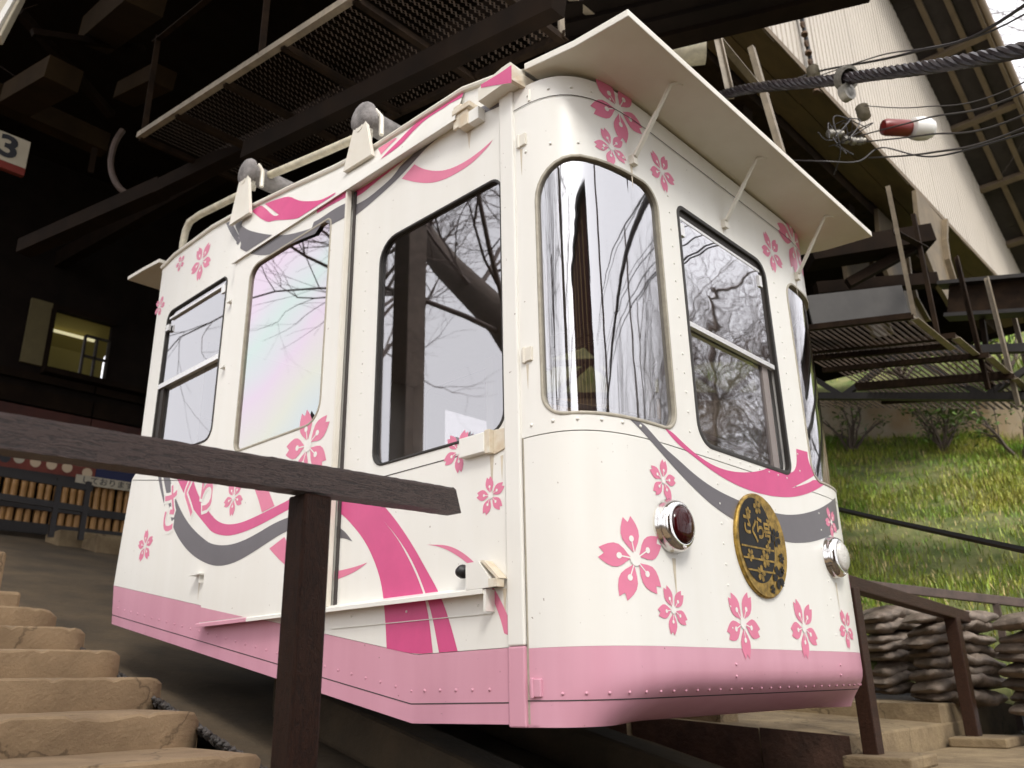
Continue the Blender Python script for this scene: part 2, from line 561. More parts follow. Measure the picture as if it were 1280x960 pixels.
def copy_tree(o, parent=None):
    c = o.copy()
    COL.objects.link(c)
    c.parent = parent
    for ch in list(o.children):
        copy_tree(ch, c)
    return c

# ------------------------------------------------------------------ plan of the car body: u runs along the left side (negative), round the nose, along the right side
W_CAR = 2.42
def _plan():
    pts = [(0., 0.), (0., -.05)]
    b = [(0, -.05), (0, -.30), (.12, -.395), (.56, -.395)]
    for i in range(1, 41):
        t = i / 40
        c = [(1 - t) ** 3, 3 * t * (1 - t) ** 2, 3 * t * t * (1 - t), t ** 3]
        pts.append((sum(c[k] * b[k][0] for k in range(4)), sum(c[k] * b[k][1] for k in range(4))))
    return pts + [(W_CAR - x, y) for x, y in reversed(pts)]
PLAN = _plan()
CUM = [0.]
for _a, _b in zip(PLAN, PLAN[1:]):
    CUM.append(CUM[-1] + math.hypot(_b[0] - _a[0], _b[1] - _a[1]))
L_FRONT = CUM[-1]
U_FLAT0, U_FLAT1 = CUM[41], CUM[42]
import bisect
def plan_at(u):
    if u <= 0:
        return 0., -u, -1., 0.
    if u >= L_FRONT:
        return W_CAR, u - L_FRONT, 1., 0.
    i = min(max(bisect.bisect_right(CUM, u) - 1, 0), len(PLAN) - 2)
    (x0, y0), (x1, y1) = PLAN[i], PLAN[i + 1]
    l = CUM[i + 1] - CUM[i]
    t = (u - CUM[i]) / l
    tx, ty = (x1 - x0) / l, (y1 - y0) / l
    return x0 + (x1 - x0) * t, y0 + (y1 - y0) * t, ty, -tx
def surf(u, z, off=0.):
    x, y, nx, ny = plan_at(u)
    return (x + nx * off, y + ny * off, z)
def u_of_x(x):
    for i in range(len(PLAN) - 1):
        if PLAN[i][0] <= x <= PLAN[i + 1][0] and PLAN[i + 1][0] > PLAN[i][0]:
            return CUM[i] + (x - PLAN[i][0]) / (PLAN[i + 1][0] - PLAN[i][0]) * (CUM[i + 1] - CUM[i])
ROOF = [(3.49, 3.09), (3.3, 3.125), (2.76, 3.13), (2.40, 3.095), (2.18, 3.06), (1.76, 3.00), (1.33, 2.93), (.96, 2.885), (.28, 2.87), (0., 2.80)]
def roof_z(y):
    for (y0, z0), (y1, z1) in zip(ROOF, ROOF[1:]):
        if y1 <= y <= y0:
            return z0 + (z1 - z0) * (y0 - y) / (y0 - y1)
    return ROOF[0][1] if y > 3 else ROOF[-1][1]
def hood_map(u, z, off=0.):
    """slanted cover above the door: lip 6 cm out at z 2.672, flush with the roof edge at its top"""
    zt = roof_z(-u) - .022
    t = min(1., (z - 2.672) / (zt - 2.672))
    return (-.06 + .06 * t - off, -u, 2.672 + (zt - 2.672) * t + off * .25)
def rrect(a0, a1, b0, b1, r, n=6):
    rs = r if isinstance(r, (list, tuple)) else [r] * 4
    out = []
    for (cx, cy, t0), q in zip(((a1 - rs[0], b1 - rs[0], 0), (a0 + rs[1], b1 - rs[1], 90), (a0 + rs[2], b0 + rs[2], 180), (a1 - rs[3], b0 + rs[3], 270)), rs):
        for k in range(n + 1):
            t = R(t0 + 90 * k / n)
            out.append((cx + q * math.cos(t), cy + q * math.sin(t)))
    return out
def sheet_bm(bm, outer, holes, fn, mi=0, cuts=None):
    loops = [[Vector((a, b, 0)) for a, b in outer]] + [[Vector((a, b, 0)) for a, b in h] for h in holes]
    flat = [p for l in loops for p in l]
    tris = tessellate_polygon(loops)
    t = bmesh.new()
    vs = [t.verts.new(p) for p in flat]
    for tr in tris:
        if len(set(tr)) == 3:
            try:
                t.faces.new([vs[i] for i in tr])
            except ValueError:
                pass
    us = [p.x for p in flat]
    lo, hi = min(us), max(us)
    if cuts is None:
        cuts = [c for c in CUM[1:42:2] + CUM[42:-1:2] if lo < c < hi]
    for c in cuts:
        bmesh.ops.bisect_plane(t, geom=t.verts[:] + t.edges[:] + t.faces[:], plane_co=(c, 0, 0), plane_no=(1, 0, 0))
    m = {}
    for v in t.verts:
        m[v] = bm.verts.new(fn(v.co.x, v.co.y))
    for f in t.faces:
        vv = [m[v] for v in f.verts]
        try:
            nf = bm.faces.new(vv)
            nf.material_index = mi
            nf.smooth = True
        except ValueError:
            pass
    t.free()
def bm_build(bm, name, material, parent, kind=None):
    me = bpy.data.meshes.new(name)
    o0 = org(parent)
    bmesh.ops.translate(bm, verts=bm.verts, vec=-o0)
    bm.to_mesh(me)
    bm.free()
    me.set_sharp_from_angle(angle=R(35))
    return link(name, me, material, parent, None, kind)
def sheet(name, material, outer, holes, fn, parent, reveal=0., cuts=None):
    """sheet over the body surface; reveal turns the hole edges inwards so the skin has thickness"""
    bm = bmesh.new()
    sheet_bm(bm, outer, holes, lambda a, b: fn(a, b, 0.), 0, cuts)
    if reveal:
        for h in holes + [outer]:
            pts = []
            for i in range(len(h)):
                a, b = h[i], h[(i + 1) % len(h)]
                k = max(1, int(abs(b[0] - a[0]) / .05))
                pts += [(a[0] + (b[0] - a[0]) * j / k, a[1] + (b[1] - a[1]) * j / k) for j in range(k)]
            A = [bm.verts.new(fn(p[0], p[1], 0.)) for p in pts]
            B = [bm.verts.new(fn(p[0], p[1], -reveal)) for p in pts]
            for i in range(len(pts)):
                j = (i + 1) % len(pts)
                bm.faces.new((A[i], A[j], B[j], B[i]))
    return bm_build(bm, name, material, parent)
def ring(name, material, loop, fn, parent, w=.012, out=.006, inn=.02):
    """gasket or frame following a window outline, with a rounded-off square section"""
    pts = []
    for i in range(len(loop)):
        a, b = loop[i], loop[(i + 1) % len(loop)]
        k = max(1, int(math.hypot(b[0] - a[0], b[1] - a[1]) / .06))
        pts += [(a[0] + (b[0] - a[0]) * j / k, a[1] + (b[1] - a[1]) * j / k) for j in range(k)]
    n = len(pts)
    bm = bmesh.new()
    rows = []
    for i in range(n):
        a, b = pts[i - 1], pts[(i + 1) % n]
        tx, ty = b[0] - a[0], b[1] - a[1]
        l = math.hypot(tx, ty) or 1
        nx, ny = ty / l, -tx / l
        p = pts[i]
        prof = [(w * .5, -inn), (w * .5, out * .6), (w * .25, out), (-w * .25, out), (-w * .5, out * .6), (-w * .5, -inn)]
        rows.append([bm.verts.new(fn(p[0] + nx * d, p[1] + ny * d, o)) for d, o in prof])
    for i in range(n):
        A, B = rows[i], rows[(i + 1) % n]
        for k in range(6):
            f = bm.faces.new((A[k], B[k], B[(k + 1) % 6], A[(k + 1) % 6]))
            f.smooth = True
    return bm_build(bm, name, material, parent)
def text_mesh(body, size):
    cu = bpy.data.curves.new('lettering', 'FONT')
    cu.body = body
    cu.size = size
    cu.align_x = 'CENTER'
    cu.align_y = 'CENTER'
    cu.resolution_u = 4
    return cu
def text_polys(body, size, offset=0.):
    cu = text_mesh(body, size)
    cu.offset = offset
    o = bpy.data.objects.new('lettering_tmp', cu)
    COL.objects.link(o)
    dg = bpy.context.evaluated_depsgraph_get()
    me = bpy.data.meshes.new_from_object(o.evaluated_get(dg))
    vs = [tuple(v.co) for v in me.vertices]
    fs = [tuple(p.vertices) for p in me.polygons]
    bpy.data.objects.remove(o)
    bpy.data.meshes.remove(me)
    bpy.data.curves.remove(cu)
    return vs, fs
def stars(lo, hi):
    return lo + (hi - lo) * random.random()

def smooth_path(pts, n=40):
    pts = [Vector(p) for p in pts]; out = []
    for i in range(len(pts) - 1):
        p0, p1, p2, p3 = pts[max(i - 1, 0)], pts[i], pts[i + 1], pts[min(i + 2, len(pts) - 1)]
        for k in range(n):
            t = k / n
            out.append(.5 * ((2 * p1) + (p2 - p0) * t + (2 * p0 - 5 * p1 + 4 * p2 - p3) * t * t + (3 * p1 - p0 - 3 * p2 + p3) * t ** 3))
    return out + [pts[-1]]

# ------------------------------------------------------------------ flower print
def petal():
    half = [(.155, .025), (.24, .085), (.36, .185), (.50, .262), (.64, .275), (.78, .235), (.90, .175), (1.0, .115)]
    pts = half + [(.93, .06), (.865, 0.)]
    return pts + [(x, -y) for x, y in reversed(half + [(.93, .06)])]
PETAL = petal()
def flower(parent, fn, u, z, rad, ang, squash=1.0):
    bm = bmesh.new()
    cuts = [c for c in CUM[1:42:2] + CUM[42:-1:2] if u - rad < c < u + rad]
    for k in range(5):
        t = R(ang + 72 * k)
        c, s = math.cos(t), math.sin(t)
        def T(p):
            return (u + rad * (p[0] * c - p[1] * s) * squash, z + rad * (p[0] * s + p[1] * c))
        sheet_bm(bm, [T(p) for p in PETAL], [], lambda a, b: fn(a, b, .0015), 0, cuts)
        dot = [(.475 + .075 * math.cos(2 * math.pi * i / 10), .075 * math.sin(2 * math.pi * i / 10)) for i in range(10)]
        sheet_bm(bm, [T(p) for p in dot], [], lambda a, b: fn(a, b, .0026), 1, cuts)
        sheet_bm(bm, [T(p) for p in ((.12, -.016), (.43, -.016), (.43, .016), (.12, .016))], [], lambda a, b: fn(a, b, .0024), 1, cuts)
    cen = [(u + rad * .165 * math.cos(2 * math.pi * i / 14) * squash, z + rad * .165 * math.sin(2 * math.pi * i / 14)) for i in range(14)]
    sheet_bm(bm, cen, [], lambda a, b: fn(a, b, .0028), 1, cuts)
    return bm_build(bm, 'flower_decal', [MT['pink'], MT['cut']], parent)

# livery shapes in metres on the unrolled body surface (u along the plan outline, z up)
RIBBONS = [
('door', 'grey', [(-2.8785, 1.4042), (-2.9654, 1.4197), (-2.9154, 1.3333), (-2.8466, 1.2282), (-2.7608, 1.0783), (-2.6681, 0.988), (-2.5324, 0.8955), (-2.3855, 0.8263), (-2.2283, 0.7767), (-2.1044, 0.7609), (-1.9694, 0.7665), (-1.8247, 0.7943), (-1.6695, 0.8334), (-1.5528, 0.8612), (-1.4061, 0.8808), (-1.2331, 0.887), (-1.0815, 0.7775), (-1.0288, 0.7784), (-0.9545, 0.7518), (-0.9986, 0.7921), (-1.0427, 0.8205), (-1.087, 0.8417), (-1.2372, 0.9281), (-1.3964, 0.9376), (-1.512, 0.9373), (-1.6469, 0.9209), (-1.7852, 0.891), (-1.9488, 0.8674), (-2.1048, 0.8692), (-2.2523, 0.8961), (-2.3448, 0.9366), (-2.4419, 0.9862), (-2.5447, 1.0487), (-2.6569, 1.1367), (-2.767, 1.2504), (-2.8198, 1.3172)], []),
('side_lower', 'grey', [(-2.9773, 1.4292), (-3.066, 1.445), (-3.015, 1.3568), (-2.9449, 1.2497), (-2.8574, 1.0968), (-2.7629, 1.0048), (-2.6245, 0.9105), (-2.4747, 0.8399), (-2.3145, 0.7894), (-2.1881, 0.7733), (-2.0505, 0.779), (-1.9029, 0.8073), (-1.7447, 0.8471), (-1.6257, 0.8754), (-1.4761, 0.8955), (-1.2998, 0.9018), (-1.1452, 0.7901), (-1.0915, 0.7911), (-1.0157, 0.7639), (-1.0607, 0.805), (-1.1056, 0.834), (-1.1508, 0.8556), (-1.304, 0.9437), (-1.4663, 0.9534), (-1.5841, 0.9531), (-1.7217, 0.9364), (-1.8627, 0.9059), (-2.0295, 0.8818), (-2.1886, 0.8837), (-2.339, 0.9111), (-2.4332, 0.9524), (-2.5322, 1.0029), (-2.6371, 1.0666), (-2.7514, 1.1564), (-2.8638, 1.2723), (-2.9176, 1.3405)], []),
('side_lower', 'grey', [(-3.0933, 1.4498), (-3.1401, 1.4582), (-3.0905, 1.3695), (-3.0373, 1.2941), (-2.9826, 1.2199), (-3.0096, 1.2957), (-3.0499, 1.3627)], []),
('door', 'magenta', [(-2.5785, 1.3508), (-2.7884, 1.3882), (-2.7478, 1.34), (-2.6466, 1.2425), (-2.5471, 1.1594), (-2.4535, 1.0904), (-2.3398, 1.0153), (-2.2545, 0.9587), (-2.1149, 0.9232), (-1.9954, 0.9151), (-1.8453, 0.9233), (-1.6856, 0.9455), (-1.5333, 0.9716), (-1.4186, 0.9875), (-1.2759, 1.0024), (-1.123, 1.0052), (-1.1387, 0.9371), (-1.0485, 0.8913), (-0.9601, 0.8282), (-0.8532, 0.7345), (-0.7692, 0.6181), (-0.7267, 0.5219), (-0.7021, 0.3966), (-0.6874, 0.281), (-0.5054, 0.2507), (-0.4028, 0.2532), (-0.4354, 0.4223), (-0.4971, 0.5462), (-0.6069, 0.6929), (-0.6735, 0.7596), (-0.7322, 0.8128), (-0.6449, 0.7383), (-0.5518, 0.6409), (-0.471, 0.5219), (-0.4104, 0.3995), (-0.3679, 0.2529), (-0.263, 0.254), (-0.3066, 0.3619), (-0.3631, 0.4698), (-0.4471, 0.5743), (-0.5357, 0.6844), (-0.6477, 0.8034), (-0.7557, 0.8976), (-0.9101, 0.9912), (-1.1274, 1.0557), (-1.2812, 1.0542), (-1.4247, 1.0402), (-1.5228, 1.0224), (-1.6587, 1.0046), (-1.8179, 0.9837), (-1.9666, 0.9715), (-2.1061, 0.9835), (-2.2146, 1.0192), (-2.2985, 1.0734), (-2.3874, 1.1405), (-2.4819, 1.2214)], []),
('side_lower', 'magenta', [(-2.6715, 1.3746), (-2.8855, 1.4128), (-2.8441, 1.3637), (-2.7409, 1.2643), (-2.6395, 1.1795), (-2.5441, 1.1092), (-2.4282, 1.0326), (-2.3411, 0.9749), (-2.1989, 0.9387), (-2.077, 0.9304), (-1.924, 0.9388), (-1.7612, 0.9615), (-1.6058, 0.9881), (-1.4889, 1.0042), (-1.3434, 1.0195), (-1.1875, 1.0223), (-1.2036, 0.9529), (-1.1115, 0.9062), (-1.0214, 0.8419), (-0.9125, 0.7463), (-0.8268, 0.6277), (-0.7835, 0.5296), (-0.7584, 0.4018), (-0.7434, 0.2839), (-0.5579, 0.2531), (-0.4533, 0.2556), (-0.4865, 0.428), (-0.5493, 0.5543), (-0.6613, 0.7039), (-0.7292, 0.7719), (-0.7891, 0.8261), (-0.7001, 0.7502), (-0.6051, 0.6509), (-0.5228, 0.5296), (-0.461, 0.4048), (-0.4177, 0.2553), (-0.3107, 0.2564), (-0.3551, 0.3664), (-0.4128, 0.4765), (-0.4984, 0.5829), (-0.5887, 0.6953), (-0.7029, 0.8165), (-0.813, 0.9126), (-0.9704, 1.0081), (-1.192, 1.0738), (-1.3489, 1.0722), (-1.4952, 1.058), (-1.5952, 1.0399), (-1.7337, 1.0217), (-1.896, 1.0004), (-2.0477, 0.988), (-2.1899, 1.0002), (-2.3004, 1.0365), (-2.3861, 1.0918), (-2.4767, 1.1603), (-2.573, 1.2428)], []),
('door', 'pink', [(-1.8428, 1.143), (-1.7002, 1.1093), (-1.6285, 1.0146), (-1.747, 0.9981), (-1.7842, 1.0631)], []),
('side_lower', 'pink', [(-1.9214, 1.1628), (-1.7761, 1.1285), (-1.7029, 1.0319), (-1.8238, 1.0151), (-1.8616, 1.0813)], []),
('door', 'pink', [(-1.6473, 0.8006), (-1.5167, 0.8426), (-1.4591, 0.7804), (-1.3709, 0.7164), (-1.2405, 0.6589), (-1.134, 0.6354), (-1.0688, 0.6303), (-0.9458, 0.6338), (-0.8379, 0.6453), (-0.9242, 0.6124), (-1.0655, 0.592), (-1.1293, 0.5844), (-1.2657, 0.6095), (-1.4124, 0.6629), (-1.5348, 0.725)], []),
('side_lower', 'pink', [(-1.7221, 0.8137), (-1.5889, 0.8565), (-1.5303, 0.7931), (-1.4403, 0.7278), (-1.3073, 0.6692), (-1.1987, 0.6453), (-1.1323, 0.6401), (-1.0069, 0.6436), (-0.8968, 0.6554), (-0.9849, 0.6218), (-1.129, 0.6011), (-1.1939, 0.5932), (-1.3331, 0.6189), (-1.4826, 0.6733), (-1.6074, 0.7366)], []),
('side_lower', 'pink', [(-0.5008, 0.687), (-0.3824, 0.6728), (-0.301, 0.6412), (-0.2226, 0.5904), (-0.1549, 0.5299), (-0.0902, 0.4504), (-0.0421, 0.3722), (-0.009, 0.3118), (-0.0096, 0.2897), (-0.0618, 0.3097), (-0.0777, 0.3597), (-0.1193, 0.4426), (-0.1775, 0.5195), (-0.2537, 0.5851), (-0.3493, 0.6412), (-0.4323, 0.6732)], []),
('door', 'grey', [(-2.2728, 2.9562), (-2.3804, 2.9902), (-2.3149, 2.881), (-2.2253, 2.7806), (-2.2445, 2.7351), (-2.1444, 2.6649), (-1.9961, 2.5928), (-1.8581, 2.5501), (-1.7151, 2.549), (-1.5454, 2.5304), (-1.4262, 2.5111), (-1.3725, 2.5458), (-1.5205, 2.5732), (-1.7083, 2.6181), (-1.894, 2.6899), (-2.1134, 2.7993), (-2.2136, 2.872)], []),
('hood', 'grey', [(-2.4401, 3.0624), (-2.5779, 3.1141), (-2.4278, 2.9501), (-2.2646, 2.8043), (-2.2524, 2.7397), (-2.1051, 2.6419), (-1.9126, 2.5435), (-1.7518, 2.4863), (-1.6119, 2.4848), (-1.4365, 2.4601), (-1.3107, 2.4347), (-1.2767, 2.4806), (-1.4357, 2.5172), (-1.6453, 2.5778), (-1.8726, 2.6764), (-2.1645, 2.831), (-2.3174, 2.9369)], []),
('side_upper', 'grey', [(-2.3599, 3.0115), (-2.4696, 3.0461), (-2.4028, 2.9348), (-2.3114, 2.8325), (-2.331, 2.7861), (-2.2289, 2.7145), (-2.0777, 2.641), (-1.937, 2.5974), (-1.7912, 2.5963), (-1.6182, 2.5773), (-1.4967, 2.5577), (-1.4419, 2.5931), (-1.5928, 2.621), (-1.7842, 2.6668), (-1.9736, 2.74), (-2.1973, 2.8515), (-2.2995, 2.9257)], []),
('door', 'grey', [(-2.4218, 3.0108), (-2.4844, 3.019), (-2.4275, 2.9377), (-2.3564, 2.8542), (-2.2677, 2.7654), (-2.231, 2.7829), (-2.3248, 2.885)], []),
('hood', 'grey', [(-2.6372, 3.1457), (-2.7092, 3.1583), (-2.5864, 3.0346), (-2.4505, 2.9108), (-2.2967, 2.7826), (-2.272, 2.8076), (-2.4409, 2.956)], []),
('side_upper', 'grey', [(-2.5118, 3.0671), (-2.5756, 3.0755), (-2.5176, 2.9926), (-2.4451, 2.9075), (-2.3546, 2.8169), (-2.3173, 2.8348), (-2.4129, 2.9389)], []),
('door_upper', 'grey', [(-1.4446, 2.5948), (-1.3864, 2.5895), (-1.2467, 2.5963), (-1.1374, 2.5861), (-1.0898, 2.5699), (-1.0833, 2.4804), (-1.1238, 2.4957), (-1.225, 2.5033), (-1.2939, 2.5059), (-1.2955, 2.5233), (-1.3403, 2.5532), (-1.3825, 2.5499), (-1.4688, 2.5473)], []),
('door_upper', 'magenta', [(-1.4271, 2.7079), (-1.3978, 2.7048), (-1.2684, 2.6862), (-1.1301, 2.6648), (-1.0958, 2.6512), (-1.0928, 2.6109), (-1.1269, 2.6233), (-1.3058, 2.636), (-1.3911, 2.6374), (-1.4202, 2.6402)], []),
('side_upper', 'magenta', [(-1.131, 2.6734), (-1.0447, 2.6672), (-0.9168, 2.6703), (-0.8176, 2.6722), (-0.7035, 2.6763), (-0.8171, 2.6611), (-0.9535, 2.6486), (-1.0553, 2.6301), (-1.1282, 2.6345)], []),
('side_upper', 'grey', [(-1.1313, 2.5845), (-1.0259, 2.5754), (-0.8879, 2.5958), (-0.791, 2.6189), (-0.7523, 2.6532), (-0.6276, 2.6765), (-0.552, 2.7041), (-0.4408, 2.7121), (-0.333, 2.7012), (-0.284, 2.7052), (-0.2017, 2.7011), (-0.1151, 2.6879), (-0.0003, 2.6332), (-0.0004, 2.6262), (-0.1552, 2.6534), (-0.284, 2.6794), (-0.3898, 2.6799), (-0.4403, 2.6768), (-0.5511, 2.6623), (-0.6567, 2.6195), (-0.7812, 2.577), (-0.9975, 2.531), (-1.1197, 2.5148)], []),
('side_upper', 'pink', [(-0.7351, 2.5687), (-0.6371, 2.6085), (-0.5785, 2.5543), (-0.4884, 2.4971), (-0.3911, 2.4571), (-0.2769, 2.4443), (-0.1767, 2.453), (-0.087, 2.4749), (-0.1085, 2.4557), (-0.1671, 2.432), (-0.2366, 2.4126), (-0.3592, 2.4088), (-0.4654, 2.4245), (-0.5537, 2.4591), (-0.6455, 2.5098)], []),
('hood', 'magenta', [(-0.8578, 2.7213), (-0.8093, 2.7571), (-0.7388, 2.7868), (-0.6737, 2.8293), (-0.6187, 2.8525), (-0.5424, 2.8547), (-0.4546, 2.8626), (-0.3867, 2.8818), (-0.263, 2.8732), (-0.2338, 2.8025), (-0.3094, 2.8109), (-0.3701, 2.8239), (-0.3966, 2.8153), (-0.4574, 2.8226), (-0.5476, 2.8229), (-0.6287, 2.7884), (-0.6707, 2.7506), (-0.7189, 2.73), (-0.7809, 2.7236)], []),
('hood', 'pink', [(-0.9321, 2.8447), (-0.8564, 2.8408), (-0.7849, 2.8371), (-0.7684, 2.8203), (-0.8239, 2.7971), (-0.8723, 2.7644)], []),
('hood', 'magenta', [(-2.2276, 3.0157), (-2.1706, 3.0254), (-2.1092, 3.0104), (-1.9057, 2.8268), (-1.8468, 2.8153), (-2.0808, 3.0063), (-1.804, 2.9441), (-1.6489, 2.8264), (-1.4888, 2.7474), (-1.3626, 2.6959), (-1.2308, 2.6838), (-1.2245, 2.654), (-1.3671, 2.6442), (-1.548, 2.6549), (-1.7203, 2.7214), (-1.8879, 2.7941), (-1.9627, 2.8092), (-2.1058, 2.9116)], []),
('wedge', 'magenta', [(-0.0858, 2.7371), (0.003, 2.7316), (0.0657, 2.7307), (0.0905, 2.7326), (0.1089, 2.7326), (0.1064, 2.6364), (0.0147, 2.6781), (-0.084, 2.7177)], []),
('front', 'magenta', [(0.7326, 1.0942), (0.7777, 1.0929), (0.8618, 1.0582), (0.9615, 1.0249), (1.0929, 1.0006), (1.2216, 0.9989), (1.3682, 1.0157), (1.5192, 1.048), (1.6323, 1.0882), (1.8379, 1.0904), (1.8921, 1.1116), (1.9321, 1.1575), (1.9459, 1.2352), (2.0769, 1.2423), (2.0729, 1.1988), (2.1044, 1.1488), (2.1261, 1.1268), (2.0395, 1.0903), (1.8325, 1.0141), (2.0331, 1.0698), (2.1242, 1.1076), (2.2324, 1.0927), (2.0727, 1.0303), (1.8655, 0.9744), (1.6767, 0.9476), (1.492, 0.9364), (1.3195, 0.9412), (1.1751, 0.9567), (1.04, 0.9843), (0.9264, 1.0172), (0.8346, 1.0394), (0.7687, 1.0709)], []),
('front', 'grey', [(0.5184, 1.0942), (0.5828, 1.0956), (0.6484, 1.0548), (0.7186, 1.0113), (0.807, 0.9805), (0.9392, 0.9319), (1.0844, 0.8975), (1.2383, 0.8798), (1.4366, 0.8637), (1.6381, 0.8638), (1.7766, 0.8736), (1.9456, 0.9029), (2.1364, 0.952), (2.4098, 1.0524), (2.3891, 0.8813), (2.2086, 0.8205), (2.0128, 0.7715), (1.8372, 0.7457), (1.7089, 0.7364), (1.4454, 0.7452), (1.2574, 0.7744), (1.0686, 0.815), (0.9031, 0.8792), (0.7621, 0.9462), (0.6674, 1.0023), (0.5853, 1.0534)], [])]
FLOWERS = [
('front', 0.4986, 0.5554, 0.1573, 101.0),
('front', 0.6893, 0.3822, 0.0926, 116.2),
('front', 0.5809, 2.5699, 0.1707, -156.4),
('front', 0.52, 2.3407, 0.0953, 118.1),
('front', 0.8864, 2.3808, 0.1063, 135.9),
('front', 1.9773, 2.3716, 0.1247, 121.9),
('front', 2.3245, 2.568, 0.2245, 175.9),
('front', 0.6905, 0.8755, 0.0855, 80.0),
('front', 1.2011, 0.352, 0.1423, 129.7),
('front', 1.7673, 0.3518, 0.1367, 118.0),
('front', 2.2576, 0.3641, 0.0992, 120.8),
('front', 2.2602, 0.8989, 0.0812, 115.1),
('side', -0.1226, 0.8334, 0.0792, 98.2),
('side', -0.3084, 1.0514, 0.094, -158.1),
('door', -2.0524, 1.1257, 0.1029, -93.9),
('side', -3.1924, 1.0021, 0.1048, 93.1),
('side', -2.872, 2.8992, 0.1418, 48.7),
('side', -3.2011, 3.01, 0.0644, 39.0),
('side', -3.4507, 2.754, 0.0787, 66.7),
('door', -1.3608, 1.2805, 0.197, 32.6),
('front', 2.66, 2.33, 0.14, 120.0),
('front', 2.66, 0.6, 0.19, -112.0)]
# timbers and angle irons: kind, end, end, width, depth
BEAMS = [
('angle', (2.68, 0.22, 4.88), (2.55, 0.11, 4.17), 0.05, 0.05),
('angle', (2.66, 0.23, 4.91), (3.62, 0.29, 4.9), 0.06, 0.04),
('angle', (3.52, 0.32, 5.35), (3.49, 0.18, 4.18), 0.05, 0.05),
('angle', (3.36, 0.2, 4.7), (3.32, 0.11, 4.06), 0.05, 0.05),
('hang', (0.77, 0.27, 3.95), (0.71, 0.21, 3.6), 0.05, 0.05),
('hang', (0.95, 0.3, 4.13), (1.4, 0.38, 4.24), 0.06, 0.04),
('timber', (-0.26, 8.89, 7.5), (1.21, 8.9, 7.46), 0.22, 0.3),
('timber', (-0.44, 6.71, 6.08), (0.65, 8.97, 8.47), 0.0, 0.0),
('timber', (0.23, 6.82, 7.46), (-0.04, 4.56, 6.36), 0.35, 0.3),
('timber', (-0.23, 7.68, 6.76), (-0.16, 6.27, 6.36), 0.35, 0.25),
('brace', (-0.64, 6.45, 6.98), (0.58, 6.91, 6.57), 0.09, 0.09),
('brace', (-0.5, 6.41, 6.78), (0.66, 6.44, 7.3), 0.07, 0.07),
('brace', (0.64, 6.73, 6.8), (0.57, 5.5, 6.31), 0.25, 0.2),
('timber', (-0.02, 7.03, 4.61), (0.49, 4.9, 4.63), 0.16, 0.16),
('timber', (0.47, 4.93, 4.61), (0.95, 2.81, 4.69), 0.14, 0.14),
('timber', (0.38, 3.12, 4.09), (0.34, -0.07, 3.41), 0.1, 0.14),
('brace', (0.39, 6.69, 5.91), (0.42, 6.79, 5.65), 0.06, 0.06),
('brace', (6.08, 0.72, 4.09), (6.55, -0.02, 4.51), 0.1, 0.1),
('timber', (5.72, 0.96, 4.36), (6.55, -0.02, 4.53), 0.3, 0.2),
('timber', (6.31, 1.16, 4.25), (7.21, 0.15, 4.33), 0.14, 0.14),
('panel', (4.96, 0.73, 3.39), (5.56, 0.04, 3.47), 0.02, 0.38)]

# ================================================================== THE CABLE CAR
car = thing('cable_car', 'white and pink cable car with cherry blossom decals standing in the dark station', 'cable car', (1.21, 1.6, 0.0))
SIDE = lambda a, b, off=0.: surf(a, b, off)
DOOR = lambda a, b, off=0.: (-.045 - off, -a, b)
RIGHT = lambda a, b, off=0.: (W_CAR + off, -a, b)
PINKLINE = [(-3.594, .793), (-.556, .253), (.0, .260)]
FWIN = rrect(-.885, -.042, 1.09, 2.26, [.06, .12, .07, .08])
RWIN = rrect(-3.29, -2.475, 1.56, 2.65, [.05, .07, .08, .08])
DOORHOLE = [(-2.25, .62), (-1.17, .62), (-1.17, 2.62), (-2.25, 2.62)]
side_outer = [(-3.594, .793), (-3.57, 1.10), (-3.53, 1.49), (-3.475, 1.53)] + [(-y, z - .004) for y, z in ROOF] + [(0., .260), (-.556, .253)]
for fn, tagname in ((SIDE, 'l'), (RIGHT, 'r')):
    sheet('side_wall', MT['white'], side_outer, [FWIN, DOORHOLE, RWIN], fn, car, reveal=.035)
    sheet('side_skirt', MT['pinkpaint'], [(-3.594, .791), (-.556, .251), (0., .258), (0., -.002), (-.573, -.006), (-3.545, .547)], [], fn, car, reveal=.02)
# pressed seam near the lower edge and belt seam of the side
def strip_pts(a, b, w):
    return [(a[0], a[1] - w), (b[0], b[1] - w), (b[0], b[1] + w), (a[0], a[1] + w)]
mb = MB()
for a, b in (((-3.56, .605), (-.58, .066)), ((-.58, .066), (-.03, .07)), ((-3.52, 1.485), (-2.47, 1.30))):
    for i in range(1):
        p = [surf(*q, .0012) for q in strip_pts(a, b, .0022)]
        mb.quad(*p)
for u0, u1 in ((-1.14, -.27), (-.03, -.0)):
    mb.quad(*[surf(*q, .0012) for q in strip_pts((u0, 1.03), (u1, 1.03), .0022)])
mb.quad(*[surf(*q, .0012) for q in strip_pts((-2.325, .50), (-2.325, 2.7), .002)][:2] + [surf(-2.321, 2.7, .0012), surf(-2.321, .5, .0012)])
mb.build('panel_seam', MT['seamdark'], car)

